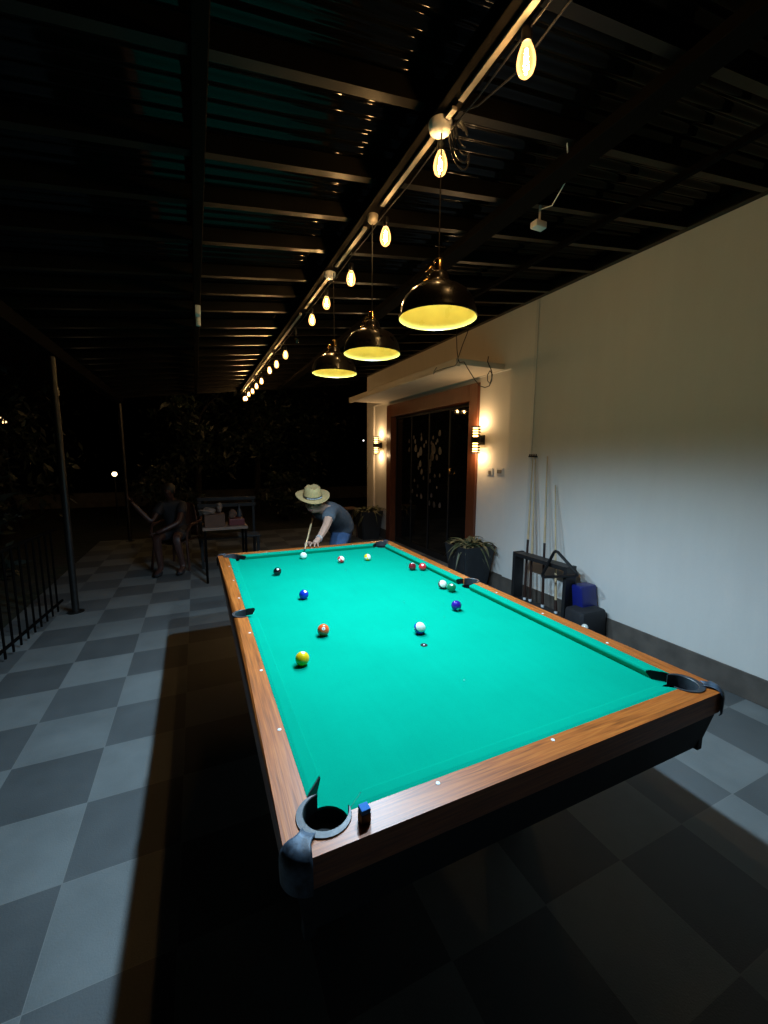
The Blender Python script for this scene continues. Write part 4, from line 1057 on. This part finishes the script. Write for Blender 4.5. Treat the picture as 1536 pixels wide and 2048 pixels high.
# ------------------------------------------------------------------ garden
b = BM(); box(b, -9, 12, 13.0, 13.25, 0, .45, .01)
tag(link('garden_wall', b, M['ledge']), 'low concrete garden wall far beyond the patio', 'wall')
def leafy(n, base, H, R, cz, cnt, lsz, lab, cat, m, sd, trunk=True, group=None):
    rr = random.Random(sd); r = empty(n, base, lab, cat, group)
    b = BM()
    if trunk:
        tube(b, [(0, 0, 0), (.05, .02, H*.35), (-.03, .05, H*.7)], [.09*H/4, .07*H/4, .03*H/4], 8)
        for k in range(7):
            a = rr.random()*6.28; z = H*rr.uniform(.35, .65)
            tube(b, [(0, 0, z), (R*.4*cos(a), R*.4*sin(a), z+H*.12), (R*.75*cos(a), R*.75*sin(a), z+H*.2)], [.03*H/4, .02*H/4, .008], 6)
    else:
        for k in range(6):
            a = rr.random()*6.28; tube(b, [(0, 0, 0), (R*.3*cos(a), R*.3*sin(a), H*.4), (R*.5*cos(a), R*.5*sin(a), H*.75)], [.015, .01, .005], 5)
    link('trunk' if trunk else 'stem', b, M['bark'], r)
    b = BM(); cl_ = [(Vector((rr.gauss(0, .5)*R, rr.gauss(0, .5)*R, cz+rr.gauss(0, .33)*(H-cz))), rr.uniform(.25, .5)*R) for _ in range(16)]
    for k in range(cnt):
        c, q = cl_[rr.randrange(16)]
        p = c + Vector((rr.gauss(0, 1), rr.gauss(0, 1), rr.gauss(0, .8)))*q*.6
        if p.z < .1: p.z = .1+rr.random()*.3
        u = Vector((rr.gauss(0, 1), rr.gauss(0, 1), rr.gauss(0, 1))).normalized(); w = u.cross(Vector((rr.gauss(0, 1), rr.gauss(0, 1), rr.gauss(0, 1)))).normalized()
        s = lsz*rr.uniform(.6, 1.3)
        b.faces.new([b.verts.new(p+u*s), b.verts.new(p+w*s*.35+u*s*.2), b.verts.new(p-u*s), b.verts.new(p-w*s*.35+u*s*.2)])
    link('crown' if trunk else 'foliage', b, m, r)
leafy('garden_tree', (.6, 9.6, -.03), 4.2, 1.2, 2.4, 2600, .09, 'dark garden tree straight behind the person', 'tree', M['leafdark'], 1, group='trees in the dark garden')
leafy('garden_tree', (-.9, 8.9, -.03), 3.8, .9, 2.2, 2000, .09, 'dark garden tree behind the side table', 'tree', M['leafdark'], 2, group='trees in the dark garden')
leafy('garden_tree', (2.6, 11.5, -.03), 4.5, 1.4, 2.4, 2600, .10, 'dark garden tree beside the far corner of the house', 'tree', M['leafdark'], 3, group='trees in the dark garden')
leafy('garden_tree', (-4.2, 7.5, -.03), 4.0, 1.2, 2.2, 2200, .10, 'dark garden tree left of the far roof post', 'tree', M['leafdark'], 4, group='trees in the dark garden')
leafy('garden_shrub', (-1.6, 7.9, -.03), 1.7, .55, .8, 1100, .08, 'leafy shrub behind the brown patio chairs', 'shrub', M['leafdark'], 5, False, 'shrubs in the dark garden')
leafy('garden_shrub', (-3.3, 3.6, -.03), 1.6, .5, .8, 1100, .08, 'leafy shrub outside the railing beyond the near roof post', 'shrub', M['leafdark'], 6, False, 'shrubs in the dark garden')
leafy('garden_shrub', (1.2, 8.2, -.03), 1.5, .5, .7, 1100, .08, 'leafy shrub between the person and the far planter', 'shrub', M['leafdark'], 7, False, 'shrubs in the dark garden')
# distant lights: small lamps on short posts
def garden_lamp(x, y, z, r_, col, st, lab):
    r = empty('garden_lamp', (x, y, -.03), lab, 'outdoor lamp', 'small lights in the distance')
    b = BM(); tube(b, [(0, 0, 0), (0, 0, z-r_)], .02, 8); link('lamp_pole', b, M['post'], r)
    b = BM(); bmesh.ops.create_uvsphere(b, u_segments=14, v_segments=10, radius=r_); link('lamp_globe', b, emission('lamp_glow', col, st), r, loc=(0, 0, z+.03), smooth=True)
    b = BM(); lathe(b, [(r_*1.1, 0), (r_*.6, r_*.6), (0, r_*.8)], 14); link('lamp_cap', b, M['post'], r, loc=(0, 0, z+.03+r_*.9))
garden_lamp(-2.614, 9, 1.18, .05, (1, .72, .38), 9, 'bright warm lamp glowing beyond the far roof post')
garden_lamp(-4.49, 9, 2.316, .07, (1, .6, .25), 4, 'orange lamp at the far left edge of the photo')
garden_lamp(4.867, 20, 2.058, .05, (.8, .9, 1), 3, 'tiny cold light in the dark above the straw hat')
garden_lamp(7.907, 20, 2.526, .045, (1, .95, .9), 2.2, 'tiny white light just left of the house corner')
